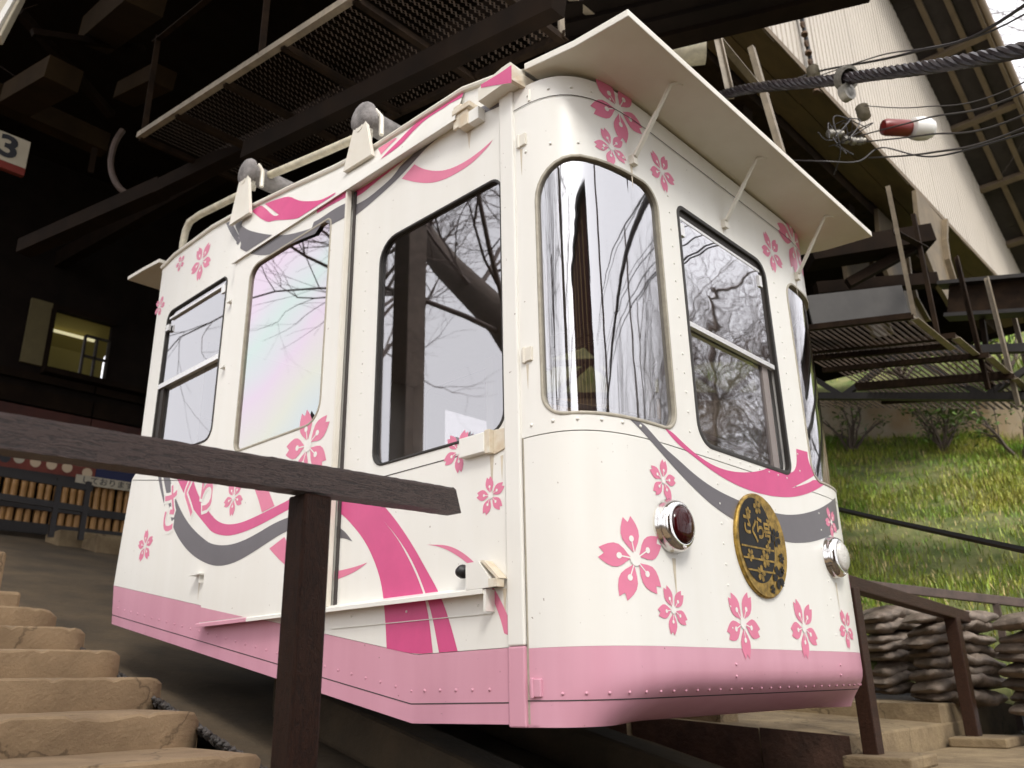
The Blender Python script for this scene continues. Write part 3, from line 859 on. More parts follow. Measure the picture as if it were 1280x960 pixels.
# nose: lower white panel, upper panel with three windows, tucked-in skirt
ARC0, ARC1 = .155, u_of_x(.572)
FL0, FL1 = u_of_x(.745), u_of_x(1.60)
AW_L = rrect(ARC0, ARC1, 1.10, 2.25, [.11, .20, .09, .09], 8)
AW_R = [(L_FRONT - a, b) for a, b in reversed(AW_L)]
CW = rrect(FL0, FL1, 1.085, 2.25, [.09, .05, .10, .06], 8)
U0, U1 = .045, L_FRONT - .045
NOSE = lambda a, b, off=0.: surf(a, b, off)
sheet('upper_front_panel', MT['white'], [(U0, 1.032), (U1, 1.032), (U1, 2.66), (U0, 2.66)], [AW_L, CW, AW_R], lambda a, b, off=0.: surf(a, b, off + .0004), car, reveal=.035)
sheet('lower_front_panel', MT['white'], [(U0, .252), (U1, .252), (U1, 1.028), (U0, 1.028)], [], NOSE, car, reveal=.02)
mb = MB()
for i in range(60):
    a, b = U0 + (U1 - U0) * i / 60, U0 + (U1 - U0) * (i + 1) / 60
    mb.quad(surf(a, 1.01, -.006), surf(b, 1.01, -.006), surf(b, 1.05, -.006), surf(a, 1.05, -.006))
    mb.quad(surf(a, 2.555, .0042), surf(b, 2.555, .0042), surf(b, 2.559, .0042), surf(a, 2.559, .0042))
    mb.quad(surf(a, .079, -.0088) if 0 else surf(a, 1.0305, -.003), surf(b, 1.0305, -.003), surf(b, 1.0295, -.003), surf(a, 1.0295, -.003))
mb.build('belt_seam', MT['seamdark'], car)

def tuck(u):
    """how far the skirt curls under, growing away from the corner posts"""
    t = max(0., min(1., (u - .12) / .75)) * max(0., min(1., (L_FRONT - u - .12) / .5))
    t = t * t * (3 - 2 * t)
    return t
def skirt(u, z, off=0.):
    k = tuck(u)
    q = max(0., (.17 - z) / .19)
    inset = .30 * k * q ** 2.2
    return surf(u, z, off - inset)
bm = bmesh.new()
NZ = [.2515, .21, .17, .14, .115, .097, .08, .065, .05, .036, .023, .011, 0., -.01]
us = [U0 + (U1 - U0) * i / 96 for i in range(97)]
rows = [[bm.verts.new(skirt(u, z)) for u in us] for z in NZ]
for i in range(len(NZ) - 1):
    for j in range(96):
        f = bm.faces.new((rows[i + 1][j], rows[i + 1][j + 1], rows[i][j + 1], rows[i][j]))
        f.smooth = True
lip = [bm.verts.new(Vector(skirt(u, -.012)) + Vector((0, .05, .0))) for u in us]
for j in range(96):
    bm.faces.new((lip[j], lip[j + 1], rows[-1][j + 1], rows[-1][j]))
bm_build(bm, 'front_skirt', MT['pinkpaint'], car)
mb = MB()
for j in range(96):
    mb.quad(Vector(skirt(us[j], .078, .0014)), Vector(skirt(us[j + 1], .078, .0014)), Vector(skirt(us[j + 1], .074, .0014)), Vector(skirt(us[j], .074, .0014)))
mb.build('skirt_seam', MT['seamdark'], car)
# corner posts
for x, s in ((0., -1), (W_CAR, 1)):
    mb = MB(); mb.box(x + s * .014, x - s * .03, -.048, .034, .262, 2.69); mb.build('corner_post', MT['white'], car, bevel=.006)
    mb = MB(); mb.box(x + s * .014, x - s * .03, -.048, .034, -.012, .2605); mb.build('post_foot', MT['pinkpaint'], car, bevel=.006)
    mb = MB(); mb.box(x - s * .0, x - s * .03, -.058, -.046, .0, 2.65); mb.build('joint_strip', MT['gasket'], car)
# roof, rear wall, underside, nose cap, interior
mb = MB()
for (y0, z0), (y1, z1) in zip(ROOF, ROOF[1:]):
    mb.quad((0, y0, z0), (W_CAR, y0, z0), (W_CAR, y1, z1), (0, y1, z1))
mb.quad((0, 0, 2.80), (W_CAR, 0, 2.80), (W_CAR, -.14, 2.745), (0, -.14, 2.745))
nose = [surf(u, 2.655, -.004) for u in [U0 + (U1 - U0) * i / 80 for i in range(81)]]
mb.add(nose, [tuple(range(81))])
mb.build('roof', MT['white'], car)
mb = MB()
for (a, b), (c, d) in zip([(3.545, .547), (3.594, .793), (3.53, 1.49), (3.475, 1.53)], [(3.594, .793), (3.53, 1.49), (3.475, 1.53), (3.475, 1.6)]):
    mb.quad((0, a, b), (W_CAR, a, b), (W_CAR, c, d), (0, c, d))
mb.quad((0, 3.475, 1.6), (.4, 3.475, 1.6), (.4, 3.475, 3.09), (0, 3.475, 3.09))
mb.quad((2.0, 3.475, 1.6), (W_CAR, 3.475, 1.6), (W_CAR, 3.475, 3.09), (2.0, 3.475, 3.09))
mb.quad((.4, 3.475, 2.6), (2.0, 3.475, 2.6), (2.0, 3.475, 3.09), (.4, 3.475, 3.09))
mb.build('rear_wall', MT['white'], car)
mb = MB()
mb.quad((0.01, 3.545, .549), (W_CAR - .01, 3.545, .549), (W_CAR - .01, .573, .0), (0.01, .573, .0))
mb.quad((0.01, .573, .0), (W_CAR - .01, .573, .0), (W_CAR - .01, -.02, .0), (0.01, -.02, .0))
fl = [Vector(skirt(u, -.008)) + Vector((0, .02, .004)) for u in us]
mb.add(fl, [tuple(range(97))])
mb.build('underside', MT['steelblack'], car)
mb = MB(); mb.box(.04, W_CAR - .04, 0.0, 3.44, .56, .62); mb.build('floor', MT['innerdark'], car)
mb = MB()
for b_ in ((.05, .50, 2.45, 3.40), (1.90, 2.37, .1, 3.40), (.6, 1.85, 3.0, 3.40)):
    mb = MB(); mb.box(*b_, .62, 1.08); mb.build('seat', MT['seat'], car, bevel=.03)
mb = MB(); mb.box(.06, W_CAR - .06, .02, 3.42, 2.70, 2.73); mb.build('ceiling_lining', MT['inner'], car)
mb = MB(); mb.box(.45, 1.1, -.25, .10, .62, 1.20); mb.build('driver_desk', MT['inner'], car, bevel=.03)
for x, y in ((.07, .93), (W_CAR - .07, .93), (.07, 2.40), (W_CAR - .07, 2.40), (.10, .03), (W_CAR - .1, .03), (.70, -.30), (1.72, -.30)):
    mb = MB(); mb.box(x - .028, x + .028, y - .04, y + .04, .62, 2.70); mb.build('inner_pillar', MT['white'], car)
mb = MB(); mb.tube([(.35, .1, 1.45), (.35, .1, 2.7)], .016); mb.tube([(.2, .08, 1.28), (1.0, -.12, 1.28), (1.9, -.12, 1.28)], .014); mb.build('grab_rail', MT['alu'], car, smooth=True)

# ------------------------------------------------------------------ windows
def window(loop, fn, glass, parent=car, name='window', gasket='gasket', depth=.014, w=.016, cuts=None):
    fr = ring(name, MT[gasket], loop, fn, parent, w=w, out=.005, inn=.02)
    sheet('pane', MT[glass], loop, [], lambda a, b, off=0.: fn(a, b, off - depth), fr, cuts=cuts)
    return fr
window(FWIN, SIDE, 'glass', gasket='rubber', w=.012)
rw = ring('window', MT['rubber'], RWIN, SIDE, car, w=.012)
sheet('pane', MT['glass'], [(a, b) for a, b in rrect(-3.285, -2.48, 2.105, 2.645, [.05, .06, .005, .005])], [], lambda a, b, off=0.: SIDE(a, b, off - .010), rw)
sheet('pane', MT['glass'], rrect(-3.285, -2.48, 1.565, 2.08, [.005, .005, .08, .08]), [], lambda a, b, off=0.: SIDE(a, b, off - .026), rw)
mb = MB(); mb.box(-.008, .02, 2.478, 3.287, 2.075, 2.108); mb.build('sash_bar', MT['alu'], rw); mb = MB(); mb.box(-.006, .02, 2.49, 3.25, 2.585, 2.600); mb.build('sash_bar', MT['alu'], rw)
mb = MB(); mb.box(.006, .03, 3.225, 3.28, 1.58, 2.07); mb.build('sash_stile', MT['frame'], rw); mb = MB(); mb.box(.006, .03, 2.48, 2.50, 1.58, 2.07); mb.build('sash_stile', MT['frame'], rw)
mb = MB(); mb.box(-.012, .004, 2.475, 2.52, 2.53, 2.58); mb.build('sash_catch', MT['alu'], rw); mb = MB(); mb.box(-.012, .004, 3.235, 3.275, 2.50, 2.545); mb.build('sash_catch', MT['alu'], rw)
window(FWIN, RIGHT, 'glass', gasket='rubber', w=.012)
window(RWIN, RIGHT, 'glass', gasket='rubber', w=.012)
window(rrect(-2.16, -1.26, 1.39, 2.555, .09), RIGHT, 'glass')
sheet('far_door', MT['white'], [(-2.25, .5), (-1.17, .5), (-1.17, 2.62), (-2.25, 2.62)], [rrect(-2.16, -1.26, 1.39, 2.555, .09)], lambda a, b, off=0.: RIGHT(a, b, off - .01), car, reveal=.03)
NW = lambda a, b, off=0.: surf(a, b, off + .0004)
window(AW_L, NW, 'glassarc', w=.013, gasket='gasket')
window(AW_R, NW, 'glassarc', w=.013, gasket='gasket')
cw = ring('window', MT['rubber'], CW, NW, car, w=.02, out=.004)
UB = 1.645
def flatp(u0, u1, z0, z1, rr):
    return rrect(u0, u1, z0, z1, rr)
sheet('pane', MT['glassfront'], flatp(FL0 + .01, FL1 - .05, UB + .012, 2.195, [.03, .05, .004, .004]), [], lambda a, b, off=0.: surf(a, b, off - .012), cw)
sheet('pane', MT['glassfront'], flatp(FL0 + .01, FL1 - .13, 1.09, UB - .005, [.004, .004, .05, .08]), [], lambda a, b, off=0.: surf(a, b, off - .03), cw)
xx = lambda u: plan_at(u)[0]
mb = MB(); mb.box(xx(FL0), xx(FL1) - .03, -.395, -.372, UB - .012, UB + .012); mb.build('sash_bar', MT['alu'], cw); mb = MB(); mb.box(xx(FL0) + .01, xx(FL1) - .04, -.385, -.368, 2.19, 2.205); mb.build('sash_bar', MT['alu'], cw)
mb = MB(); mb.box(xx(FL1) - .045, xx(FL1) - .012, -.384, -.350, UB, 2.235); mb.box(xx(FL0), xx(FL1), -.384, -.35, 2.207, 2.245); mb.build('sash_channel', MT['frame'], cw)
mb = MB(); mb.box(xx(FL1) - .135, xx(FL1) - .075, -.375, -.350, 1.10, UB); mb.build('sash_stile', mat('taupe sash stile', (.24, .205, .19), rough=.5), cw)
mb = MB(); mb.box(xx(FL1) - .07, xx(FL1) - .04, -.392, -.375, 2.10, 2.165); mb.build('sash_catch', MT['alu'], cw); mb = MB(); mb.box(xx(FL0) + .012, xx(FL0) + .055, -.392, -.375, 2.10, 2.165); mb.build('sash_catch', MT['alu'], cw)

# ------------------------------------------------------------------ sliding door with its rail and cover
DWIN = rrect(-2.105, -1.275, 1.39, 2.555, [.04, .09, .06, .12])
door = sheet('sliding_door', MT['white'], [(-2.30, .475), (-1.145, .475), (-1.145, 2.70), (-2.30, 2.70)], [DWIN], DOOR, car, reveal=.032)
fr = ring('window', MT['gasket'], DWIN, DOOR, door, w=.012, out=.004)
sheet('window_pane', MT['glassfilm'], DWIN, [], lambda a, b, off=0.: DOOR(a, b, off - .012), door)
sheet('door_skirt', MT['pinkpaint'], [(-2.298, .560), (-2.298, .480), (-1.84, .480)], [], lambda a, b, off=0.: DOOR(a, b, .0016), door)
mb = MB(); mb.box(-.050, -.02, 1.132, 1.146, .48, 2.69); mb.build('door_edge', MT['visor'], door)
mb = MB(); mb.box(-.010, .0, 1.112, 1.128, .48, 2.66); mb.build('edge_gap_shade', MT['seamdark'], door)  # dark strip painted for the shade in the gap beside the door
mb = MB(); mb.box(-.054, -.044, 2.245, 2.285, 1.24, 1.40); mb.build('door_handle', MT['alu'], door, bevel=.004)
mb = MB(); mb.box(-.060, -.052, 2.255, 2.275, 1.29, 1.36); mb.build('lock', MT['black'], door)
mb = MB()
for y0, y1, mi in ((1.80, 2.325, 1), (.12, 1.80, 0)):
    poly = [(0., 0, .490), (-.052, 0, .474), (-.056, 0, .470), (-.056, 0, .454), (-.047, 0, .454), (-.045, 0, .463), (0, 0, .472)]
    mb.prism([(x, y0, z) for x, _, z in poly], (0, y1 - y0, 0), mi)
mb.build('door_rail', [MT['white'], MT['pinkpaint']], car)
mb = MB(); mb.box(-.05, -.0, .108, .12, .39, .47); mb.box(-.0045, 0, .12, 1.14, .3835, .3865); mb.build('rail_end_cap', MT['white'], car)
mb = MB(); mb.prism([(-.055, .055, .474), (-.055, .21, .474), (-.055, .21, .575), (-.055, .14, .575)], (.03, 0, 0)); mb.build('door_stop', MT['white'], car)
mb = MB(); mb.box(-.058, -.02, .040, .085, .474, .505); mb.prism([(-.05, .052, .505), (-.05, .137, .578), (-.05, .118, .578), (-.05, .036, .505)], (.048, 0, 0)); mb.build('stop_bracket', MT['rustfit'], car)
mb = MB(); mb.lathe((-.04, .236, .548), (0, -1, 0), [(.0, -.035), (.018, -.03), (.027, -.012), (.027, .0), (.012, .012), (.012, .026)], 14); mb.box(-.046, -.034, .205, .215, .478, .56); mb.build('rubber_buffer', MT['black'], car, smooth=True)
bm = bmesh.new()
ys = [2.33 - (2.33 - .275) * i / 40 for i in range(41)]
A = [bm.verts.new((.0, y, roof_z(y) - .022)) for y in ys]
B = [bm.verts.new((-.06, y, 2.672)) for y in ys]
Cc = [bm.verts.new((-.06, y, 2.655)) for y in ys]
Dd = [bm.verts.new((.0, y, 2.675)) for y in ys]
for i in range(40):
    for P, Q in ((A, B), (B, Cc), (Cc, Dd)):
        bm.faces.new((P[i], P[i + 1], Q[i + 1], Q[i]))
bm.faces.new((A[0], B[0], Cc[0], Dd[0]))
bm_build(bm, 'door_cover', MT['white'], car)
mb = MB(); mb.beam((-.03, .30, 2.70), (-.03, .18, 2.70), .06, .03); mb.box(-.05, -.0, .20, .26, 2.60, 2.69); mb.box(-.05, -.035, .25, .30, 2.61, 2.74); mb.build('rail_end_bracket', MT['rustfit'], car, bevel=.004)
mb = MB(); mb.prism([(-.045, .135, 2.60), (-.045, .2, 2.60), (-.045, .2, 2.665), (-.045, .135, 2.665)], (.045, 0, 0)); mb.build('cover_stub', MT['white'], car)
# wedge shaped gutter end at the corner
mb = MB()
mb.prism([(-.075, .105, 2.655), (-.075, -.10, 2.665), (-.075, -.10, 2.755), (-.075, -.05, 2.755), (-.075, .105, 2.728)], (.10, 0, 0))
mb.build('gutter_end', MT['visor'], car)
mb = MB(); mb.prism([(-.07, -.102, 2.662), (.085, -.135, 2.64), (.06, -.135, 2.70), (-.01, -.11, 2.725), (-.07, -.102, 2.752)], (0, .02, 0)); mb.build('gutter_return', MT['rustfit'], car)
mb = MB(); mb.beam((.01, -.125, 2.60), (.08, -.20, 2.595), .03, .06); mb.build('roof_clip', MT['visor'], car)
# roof bead
for x in (-.004, W_CAR + .004):
    mb = MB(); mb.tube([(x, y, z - .012) for y, z in ROOF], .016, 8); mb.build('roof_bead', MT['visor'], car, smooth=True)
# hinges beside the post, lugs, latch
for z, c in ((2.38, 0), (1.37, 0), (.118, 1)):
    mb = MB()
    mb.box(-.008, .018, -.115, -.062, z - .03, z + .03, c); mb.tube([(-.006, -.075, z - .034), (-.006, -.075, z + .034)], .008, 8, c)
    mb.build('hinge', [MT['visor'], MT['pinkpaint']], car, bevel=.003)
for z in (2.42, 1.98, 1.40):
    mb = MB(); mb.box(-.03, -.0, 2.355, 2.40, z, z + .012); mb.build('lug', MT['white'], car)
mb = MB(); mb.box(-.05, 0, 2.36, 2.47, .742, .750); mb.box(-.03, 0, 2.38, 2.39, .70, .745)
mb.build('lug', MT['white'], car)
mb = MB(); mb.box(-.034, -.0, .128, .272, 1.008, 1.090); mb.build('latch_cover', MT['white'], car, bevel=.003)
mb = MB(); mb.box(-.030, -.002, .100, .128, 1.000, 1.098); mb.prism([(-.006, .100, .995), (-.006, .012, 1.015), (-.006, .004, 1.05), (-.006, .004, 1.09), (-.006, .100, 1.098)], (.006, 0, 0)); mb.build('latch_bracket', MT['rustfit'], car, bevel=.002)
# visors
def visor(y0, y1, z0, z1, zm, x0, x1, t, flip=1):
    mb = MB()
    ym = y0 + (y1 - y0) * .5
    prof = [(y0, z0), (ym, zm), (y1, z1), (y1, z1 + t), (ym, zm + t), (y0, z0 + t)]
    mb.prism([(x0, y, z) for y, z in prof], (x1 - x0, 0, 0))
    return mb.build('visor', MT['visor'], car, bevel=.004)
vis = visor(-.14, -.705, 2.715, 2.650, 2.668, -.028, 2.485, .036)
visor(3.50, 4.05, 3.12, 3.17, 3.15, -.03, W_CAR + .03, .03)
for xb, xt in ((.392, .440), (1.18, 1.235), (2.009, 2.045)):
    mb = MB()
    yb = -.398 if .5 < xb < 1.9 else plan_at(u_of_x(xb))[1] - .004
    p, q = Vector((xb, yb - .012, 2.325)), Vector((xt, -.597, 2.645))
    mb.beam(p + (q - p) * .04, q, .018, .010)
    mb.beam(p + (q - p) * .04, p + (q - p) * .62, .026, .012)
    mb.box(xb - .012, xb + .022, yb - .02, yb + .004, 2.300, 2.345)
    mb.tube([q, q + Vector((.02, -.02, .012)), q + Vector((.05, -.03, .012))], .008, 6)
    mb.build('visor_bracket', MT['rustfit'] if 0 else MT['visor'], car)
# roof tube and rollers
mb = MB(); mb.tube([(.1, 3.42, 3.14), (.1, 3.43, 3.30), (.1, 3.41, 3.40), (.1, 3.36, 3.455), (.1, 3.2, 3.45), (.1, 2.62, 3.36), (.1, 2.31, 3.355), (.1, 1.66, 3.22), (.1, 1.15, 3.12)], .026, 10)
mb.tube([(.1, 2.62, 3.36), (.1, 2.66, 3.11)], .02, 8); mb.build('roof_tube', MT['tube'], car, smooth=True)
for y, z in ((2.30, 3.33), (1.05, 3.09)):
    zr = roof_z(y)
    mb = MB(); mb.lathe((-.035, y, z), (1, 0, 0), [(.0, -.03), (.05, -.03), (.085, -.015), (.095, .0), (.095, .02), (.066, .035), (.066, 1.0), (.0, 1.0)], 18)
    rl = mb.build('roof_roller', MT['roller'], car, smooth=True)
    mb = MB(); mb.prism([(-.03, y + .13, zr - .10), (-.03, y - .12, zr - .11), (-.03, y - .055, z - .06), (-.03, y - .03, z), (-.03, y + .03, z + .0), (-.03, y + .06, z - .08)], (-.022, 0, 0))
    mb.tube([(-.055, y, z - .07), (.02, y, z - .07)], .03, 10)
    mb.tube([(.035, y + .02, z - .1), (.035, y + .0, z + .02), (.035, y - .03, z + .07), (.035, y - .08, z + .0), (.035, y - .085, z - .12)], .014, 6)
    mb.build('roller_bracket', MT['visor'], car, smooth=True)

# ------------------------------------------------------------------ rivets: one small dome each, too small to pick apart
mb = MB()
def rivet(fn, u, z, r=.0075):
    p = Vector(fn(u, z, 0.)); a = Vector(fn(u + .004, z, 0.)) - p; b = Vector(fn(u, z + .004, 0.)) - p
    n = a.cross(b).normalized()
    o = Vector(fn(u, z, .02)) - p
    if n.dot(o) < 0: n = -n
    mb.lathe(p + n * .001, n, [(r, -.001), (r * .85, r * .35), (r * .4, r * .62), (0, r * .68)], 7, mi=mb_i)
mb_i = 0
for i in range(6): rivet(NW, .10 + .095 * i, 1.075)
for i in range(5): rivet(NW, .13 + .10 * i, 2.60); rivet(NW, .11 + .12 * i, 2.315)
for i in range(9): rivet(NW, FL0 + .06 + .092 * i, 1.058, .005)
for i in range(14):
    rivet(NW, (FL0 + ARC1) / 2 + .012, 1.12 + .088 * i, .0055); rivet(NW, FL1 + .10, 1.12 + .088 * i, .0055)
for i in range(8):
    rivet(NOSE, u_of_x(.86), .33 + .085 * i, .005); rivet(NOSE, u_of_x(1.86), .33 + .085 * i, .005)
for i in range(24): rivet(SIDE, -2.36, .62 + .085 * i, .004)
for i in range(9): rivet(SIDE, -3.34, 1.5 + .13 * i, .004); rivet(SIDE, -3.30 + .1 * i, 2.72, .004)
for i in range(12): rivet(SIDE, -1.0, 1.15 + .11 * i, .0045)
for i in range(20): rivet(SIDE, -2.9 + .13 * i, roof_z(2.9 - .13 * i) - .05, .005)
for u, z in ((-.2, .42), (-.62, .425), (-1.0, .43)): rivet(SIDE, u, z, .006)
mb.build('rivets', MT['white'], car, smooth=True, kind='stuff')
mb = MB()
for i in range(32): rivet(skirt, .11 + (U1 - .2) * i / 32, .098, .0065)
for u in (u_of_x(.86), u_of_x(1.86)):
    for z in (.19, .145): rivet(skirt, u, z, .007)
for i in range(30):
    y = 3.48 - .1 * i
    rivet(SIDE, -y, .07 + (y - .58) * .181 + .045, .0055)
for i in range(5): rivet(SIDE, -.5 + .09 * i, .115, .007)
mb.build('skirt_rivets', MT['pinkpaint'], car, smooth=True, kind='stuff')

# ------------------------------------------------------------------ livery: ribbons, blossoms, lettering
def clipped(material, outer, fn, parent, boxes):
    """print on one panel only: cut to the panel's own outline"""
    for lo, hi, zl, zh in boxes:
        bm = bmesh.new()
        sheet_bm(bm, outer, [], lambda a, b: (a, b, 0.), 0)
        for co, no in (((lo, 0, 0), (-1, 0, 0)), ((hi, 0, 0), (1, 0, 0)), ((0, zl, 0), (0, -1, 0)), ((0, zh, 0), (0, 1, 0))):
            bmesh.ops.bisect_plane(bm, geom=bm.verts[:] + bm.edges[:] + bm.faces[:], plane_co=co, plane_no=no, clear_outer=True)
        for c in [q for q, _ in ROOF]:
            if zl > 2.6: bmesh.ops.bisect_plane(bm, geom=bm.verts[:] + bm.edges[:] + bm.faces[:], plane_co=(-c, 0, 0), plane_no=(1, 0, 0))
        if not bm.faces:
            bm.free(); continue
        for v in bm.verts: v.co = Vector(fn(v.co.x, v.co.y))
        bm_build(bm, 'ribbon_decal', MT[material], parent)
def soften(p, it=2):
    """round the traced outline, keeping its real corners"""
    for _ in range(it):
        out = []
        n = len(p)
        for i in range(n):
            a, b, c = p[i - 1], p[i], p[(i + 1) % n]
            u = Vector((b[0] - a[0], b[1] - a[1])); v = Vector((c[0] - b[0], c[1] - b[1]))
            if u.length < 1e-6 or v.length < 1e-6 or u.angle(v) > R(38): out.append(b)
            else: out += [(b[0] - u.x * .25, b[1] - u.y * .25), (b[0] + v.x * .25, b[1] + v.y * .25)]
        p = out
    return p
for name, col, outer, holes in RIBBONS:
    outer = soften(outer)
    if name.startswith('side'):
        clipped(col, outer, lambda a, b: SIDE(a, b, .0011), car, [(-3.6, -2.302, 0, 3.2), (-1.143, .0, 0, 2.69), (-.273, 0., 2.6901, 2.9)])
    elif name == 'door': clipped(col, outer, lambda a, b: DOOR(a, b, .0012), door, [(-2.298, -1.147, .49, 2.69)])
    elif name == 'door_upper': clipped(col, outer, lambda a, b: DOOR(a, b, .0014), door, [(-1.5, -1.147, .49, 2.69)])
    elif name == 'hood': clipped(col, outer, lambda a, b: hood_map(a, b, .002), car, [(-2.329, -.276, 2.672, 3.2)])
    elif name == 'wedge': sheet('ribbon_decal', MT[col], outer, holes, lambda a, b, off=0.: (-.0765, -a, b), car)
    else: sheet('ribbon_decal', MT[col], outer, holes, lambda a, b, off=0.: NW(a, b, .0008), car)
for where, u, z, rad, ang in FLOWERS:
    flower(car if where != 'door' else door, {'front': NW, 'side': SIDE, 'door': DOOR}[where], u, z, rad, ang)
for sx, body in ((2.905, 'さ'), (2.66, 'く'), (2.45, 'ら')):
    bm = bmesh.new()
    for off, mi, o2 in ((.0022, 1, .020), (.0032, 0, .003)):
        vs, fs = text_polys(body, .30, o2)
        vv = [bm.verts.new(SIDE(-sx + v[0] * .72 - v[1] * .06, 1.205 + (.03 if body != 'さ' else -.03) + v[1] * 1.12, off)) for v in vs]
        for f in fs:
            try:
                nf = bm.faces.new([vv[i] for i in f]); nf.material_index = mi
            except ValueError: pass
    bm_build(bm, 'lettering', [MT['pink'], MT['cut']], car)

# ------------------------------------------------------------------ lamps and name plate on the nose
def lamp(x, z, lensmat, name):
    u = u_of_x(x); c = Vector(surf(u, z, .004)); n = Vector((plan_at(u)[2], plan_at(u)[3], 0))
    n = (n + Vector((0, -.35, 0))).normalized()
    mb = MB(); mb.lathe(c - n * .012, n, [(.108, 0), (.108, .012), (.104, .018), (.103, .030), (.098, .046), (.090, .058), (.080, .064), (.075, .064), (.073, .055)], 32)
    l = mb.build(name, MT['chrome'], car, smooth=True)
    mb = MB(); mb.lathe(c, n, [(.074, .045), (.072, .054), (.060, .064), (.038, .071), (.0, .075)], 28)
    mb.build('lens', MT[lensmat], l, smooth=True)
    mb = MB(); mb.lathe(c + n * .048 + Vector((0, 0, -.086)), n, [(.006, 0), (.005, .008), (0, .010)], 8); mb.build('screw', MT['alu'], l)
    mb = MB(); mb.lathe(c - n * .016, n, [(.116, 0), (.116, .006), (.108, .009)], 28); mb.build('base_ring', MT['visor'], l)
lamp(.469, .697, 'redlens', 'marker_lamp')
lamp(1.951, .709, 'clearlens', 'headlamp')
PC = (1.18, .695)
PY = -.405
mb = MB(); mb.lathe((PC[0], PY + .012, PC[1]), (0, -1, 0), [(.232, 0), (.232, .012), (.226, .017), (.205, .015), (.0, .015)], 56)
plate = mb.build('name_plate', MT['gold'], car, smooth=True)
def disc(cx, cz, r, y, n=40, sx=1., a0=0.):
    return [(PC[0] + cx + sx * r * math.cos(2 * math.pi * i / n + a0), y, PC[1] + cz + r * math.sin(2 * math.pi * i / n + a0)) for i in range(n)]
mb = MB()
pts = [(PC[0] - .047 + .158 * math.cos(2 * math.pi * i / 60), PY - .0045, PC[1] + .018 + .188 * math.sin(2 * math.pi * i / 60)) for i in range(60)]
mb.add(pts, [tuple(range(60))])
mb.build('plate_field', MT['plaqueblack'], plate)
def gold_flower(cx, cz, r, m, n=5, a0=90):
    mb = MB()
    for k in range(n):
        t = R(a0 + 360 / n * k)
        c, s = math.cos(t), math.sin(t)
        P = [(.1, 0), (.45, .30), (.8, .30), (1, .12), (.88, 0), (1, -.12), (.8, -.30), (.45, -.30)]
        mb.add([(PC[0] + cx + r * (x * c - y * s), PY - .0062, PC[1] + cz + r * (x * s + y * c)) for x, y in P], [tuple(range(8))])
    mb.build('plate_flower', MT[m], plate)
for cx, cz, r in ((-.015, .168, .036), (-.105, .135, .024), (.075, .105, .022), (.045, -.012, .025), (-.125, -.055, .03), (.005, -.062, .042), (-.045, -.128, .038)): gold_flower(cx, cz, r, 'gold', a0=stars(0, 90))
for cx, cz, r in ((.135, .045, .045), (.165, -.045, .026), (.115, -.135, .055), (.045, -.19, .022), (.16, -.1, .02)): gold_flower(cx, cz, r, 'plaqueblack', a0=stars(0, 90))
mb = MB()
for z, x0, x1 in ((-.018, -.195, .10), (-.068, -.19, .09), (-.118, -.16, .085)):
    mb.box(PC[0] + x0, PC[0] + x1, PY - .0068, PY - .0048, PC[1] + z - .004, PC[1] + z + .004)
mb.build('plate_line', MT['gold'], plate)
mb = MB()
for ch, cx, cz, sz in (('さ', -.125, .078, .085), ('く', -.062, .048, .085), ('ら', -.012, .066, .085), ('号', .052, .052, .075)):
    vs, fs = text_polys(ch, sz, .0022)
    mb.add([(PC[0] + cx + v[0], PY - .0066, PC[1] + cz + v[1] * 1.3) for v in vs], fs)
mb.build('lettering', MT['gold'], plate)

# faint rust runs below fittings
random.seed(91)
for fn, u, z0, l, w in ((SIDE, -.115, .995, .16, .012), (SIDE, -.06, .985, .10, .008), (SIDE, -.24, 2.60, .10, .014), (SIDE, -2.43, .735, .13, .010), (SIDE, -.055, .47, .12, .010), (NW, .085, 2.34, .14, .008), (NW, .088, 1.33, .11, .007), (NW, u_of_x(.392), 2.298, .13, .009), (NW, u_of_x(1.18), 2.298, .03, .007), (NW, u_of_x(2.009), 2.298, .12, .009), (NW, u_of_x(.469), .575, .17, .012), (NW, u_of_x(1.951), .585, .14, .010)):
    pts = [(u - w, z0), (u - w * .7, z0 - l * .35), (u - w * .3, z0 - l * .8), (u, z0 - l), (u + w * .2, z0 - l * .7), (u + w * .55, z0 - l * .3), (u + w, z0)]
    sheet('rust_run', MT['streak'], pts, [], lambda a, b, off=0.: fn(a, b, .0006), car)

# ================================================================== GROUND, STAIRS, LEDGES
def noise2(x, y):
    return (math.sin(x * 1.7 + y * .6) * .5 + math.sin(x * .53 - y * 1.31 + 1.2) * .6 + math.sin(x * 3.9 + y * 3.1) * .22 + math.sin(7.3 * x - 5.1 * y + .7) * .1)
def track_z(y): return .25 * y - .62 if y < 14 else 2.88
def hill_z(x, y):
    h = .413 * (x - 3.7)
    if x > 14.2: h += .9 + .22 * (x - 14.2)
    if x > 30: h -= .25 * (x - 30)
    h *= min(1., max(.25, (y + 9) / 6))
    return track_z(min(y, 14)) + max(h, -.1) + noise2(x * 1.3, y * 1.3) * .09
def grid_sheet(name, material, xs, ys, zf, origin=None):
    vs = [(x, y, zf(x, y)) for y in ys for x in xs]
    n = len(xs)
    fs = [(j * n + i, j * n + i + 1, (j + 1) * n + i + 1, (j + 1) * n + i) for j in range(len(ys) - 1) for i in range(n - 1)]
    mb = MB(); mb.add(vs, fs)
    o = mb.build(name, material, smooth=True, fixn=False)
    o['kind'] = 'structure'
    return o
lin = lambda a, b, n: [a + (b - a) * i / n for i in range(n + 1)]
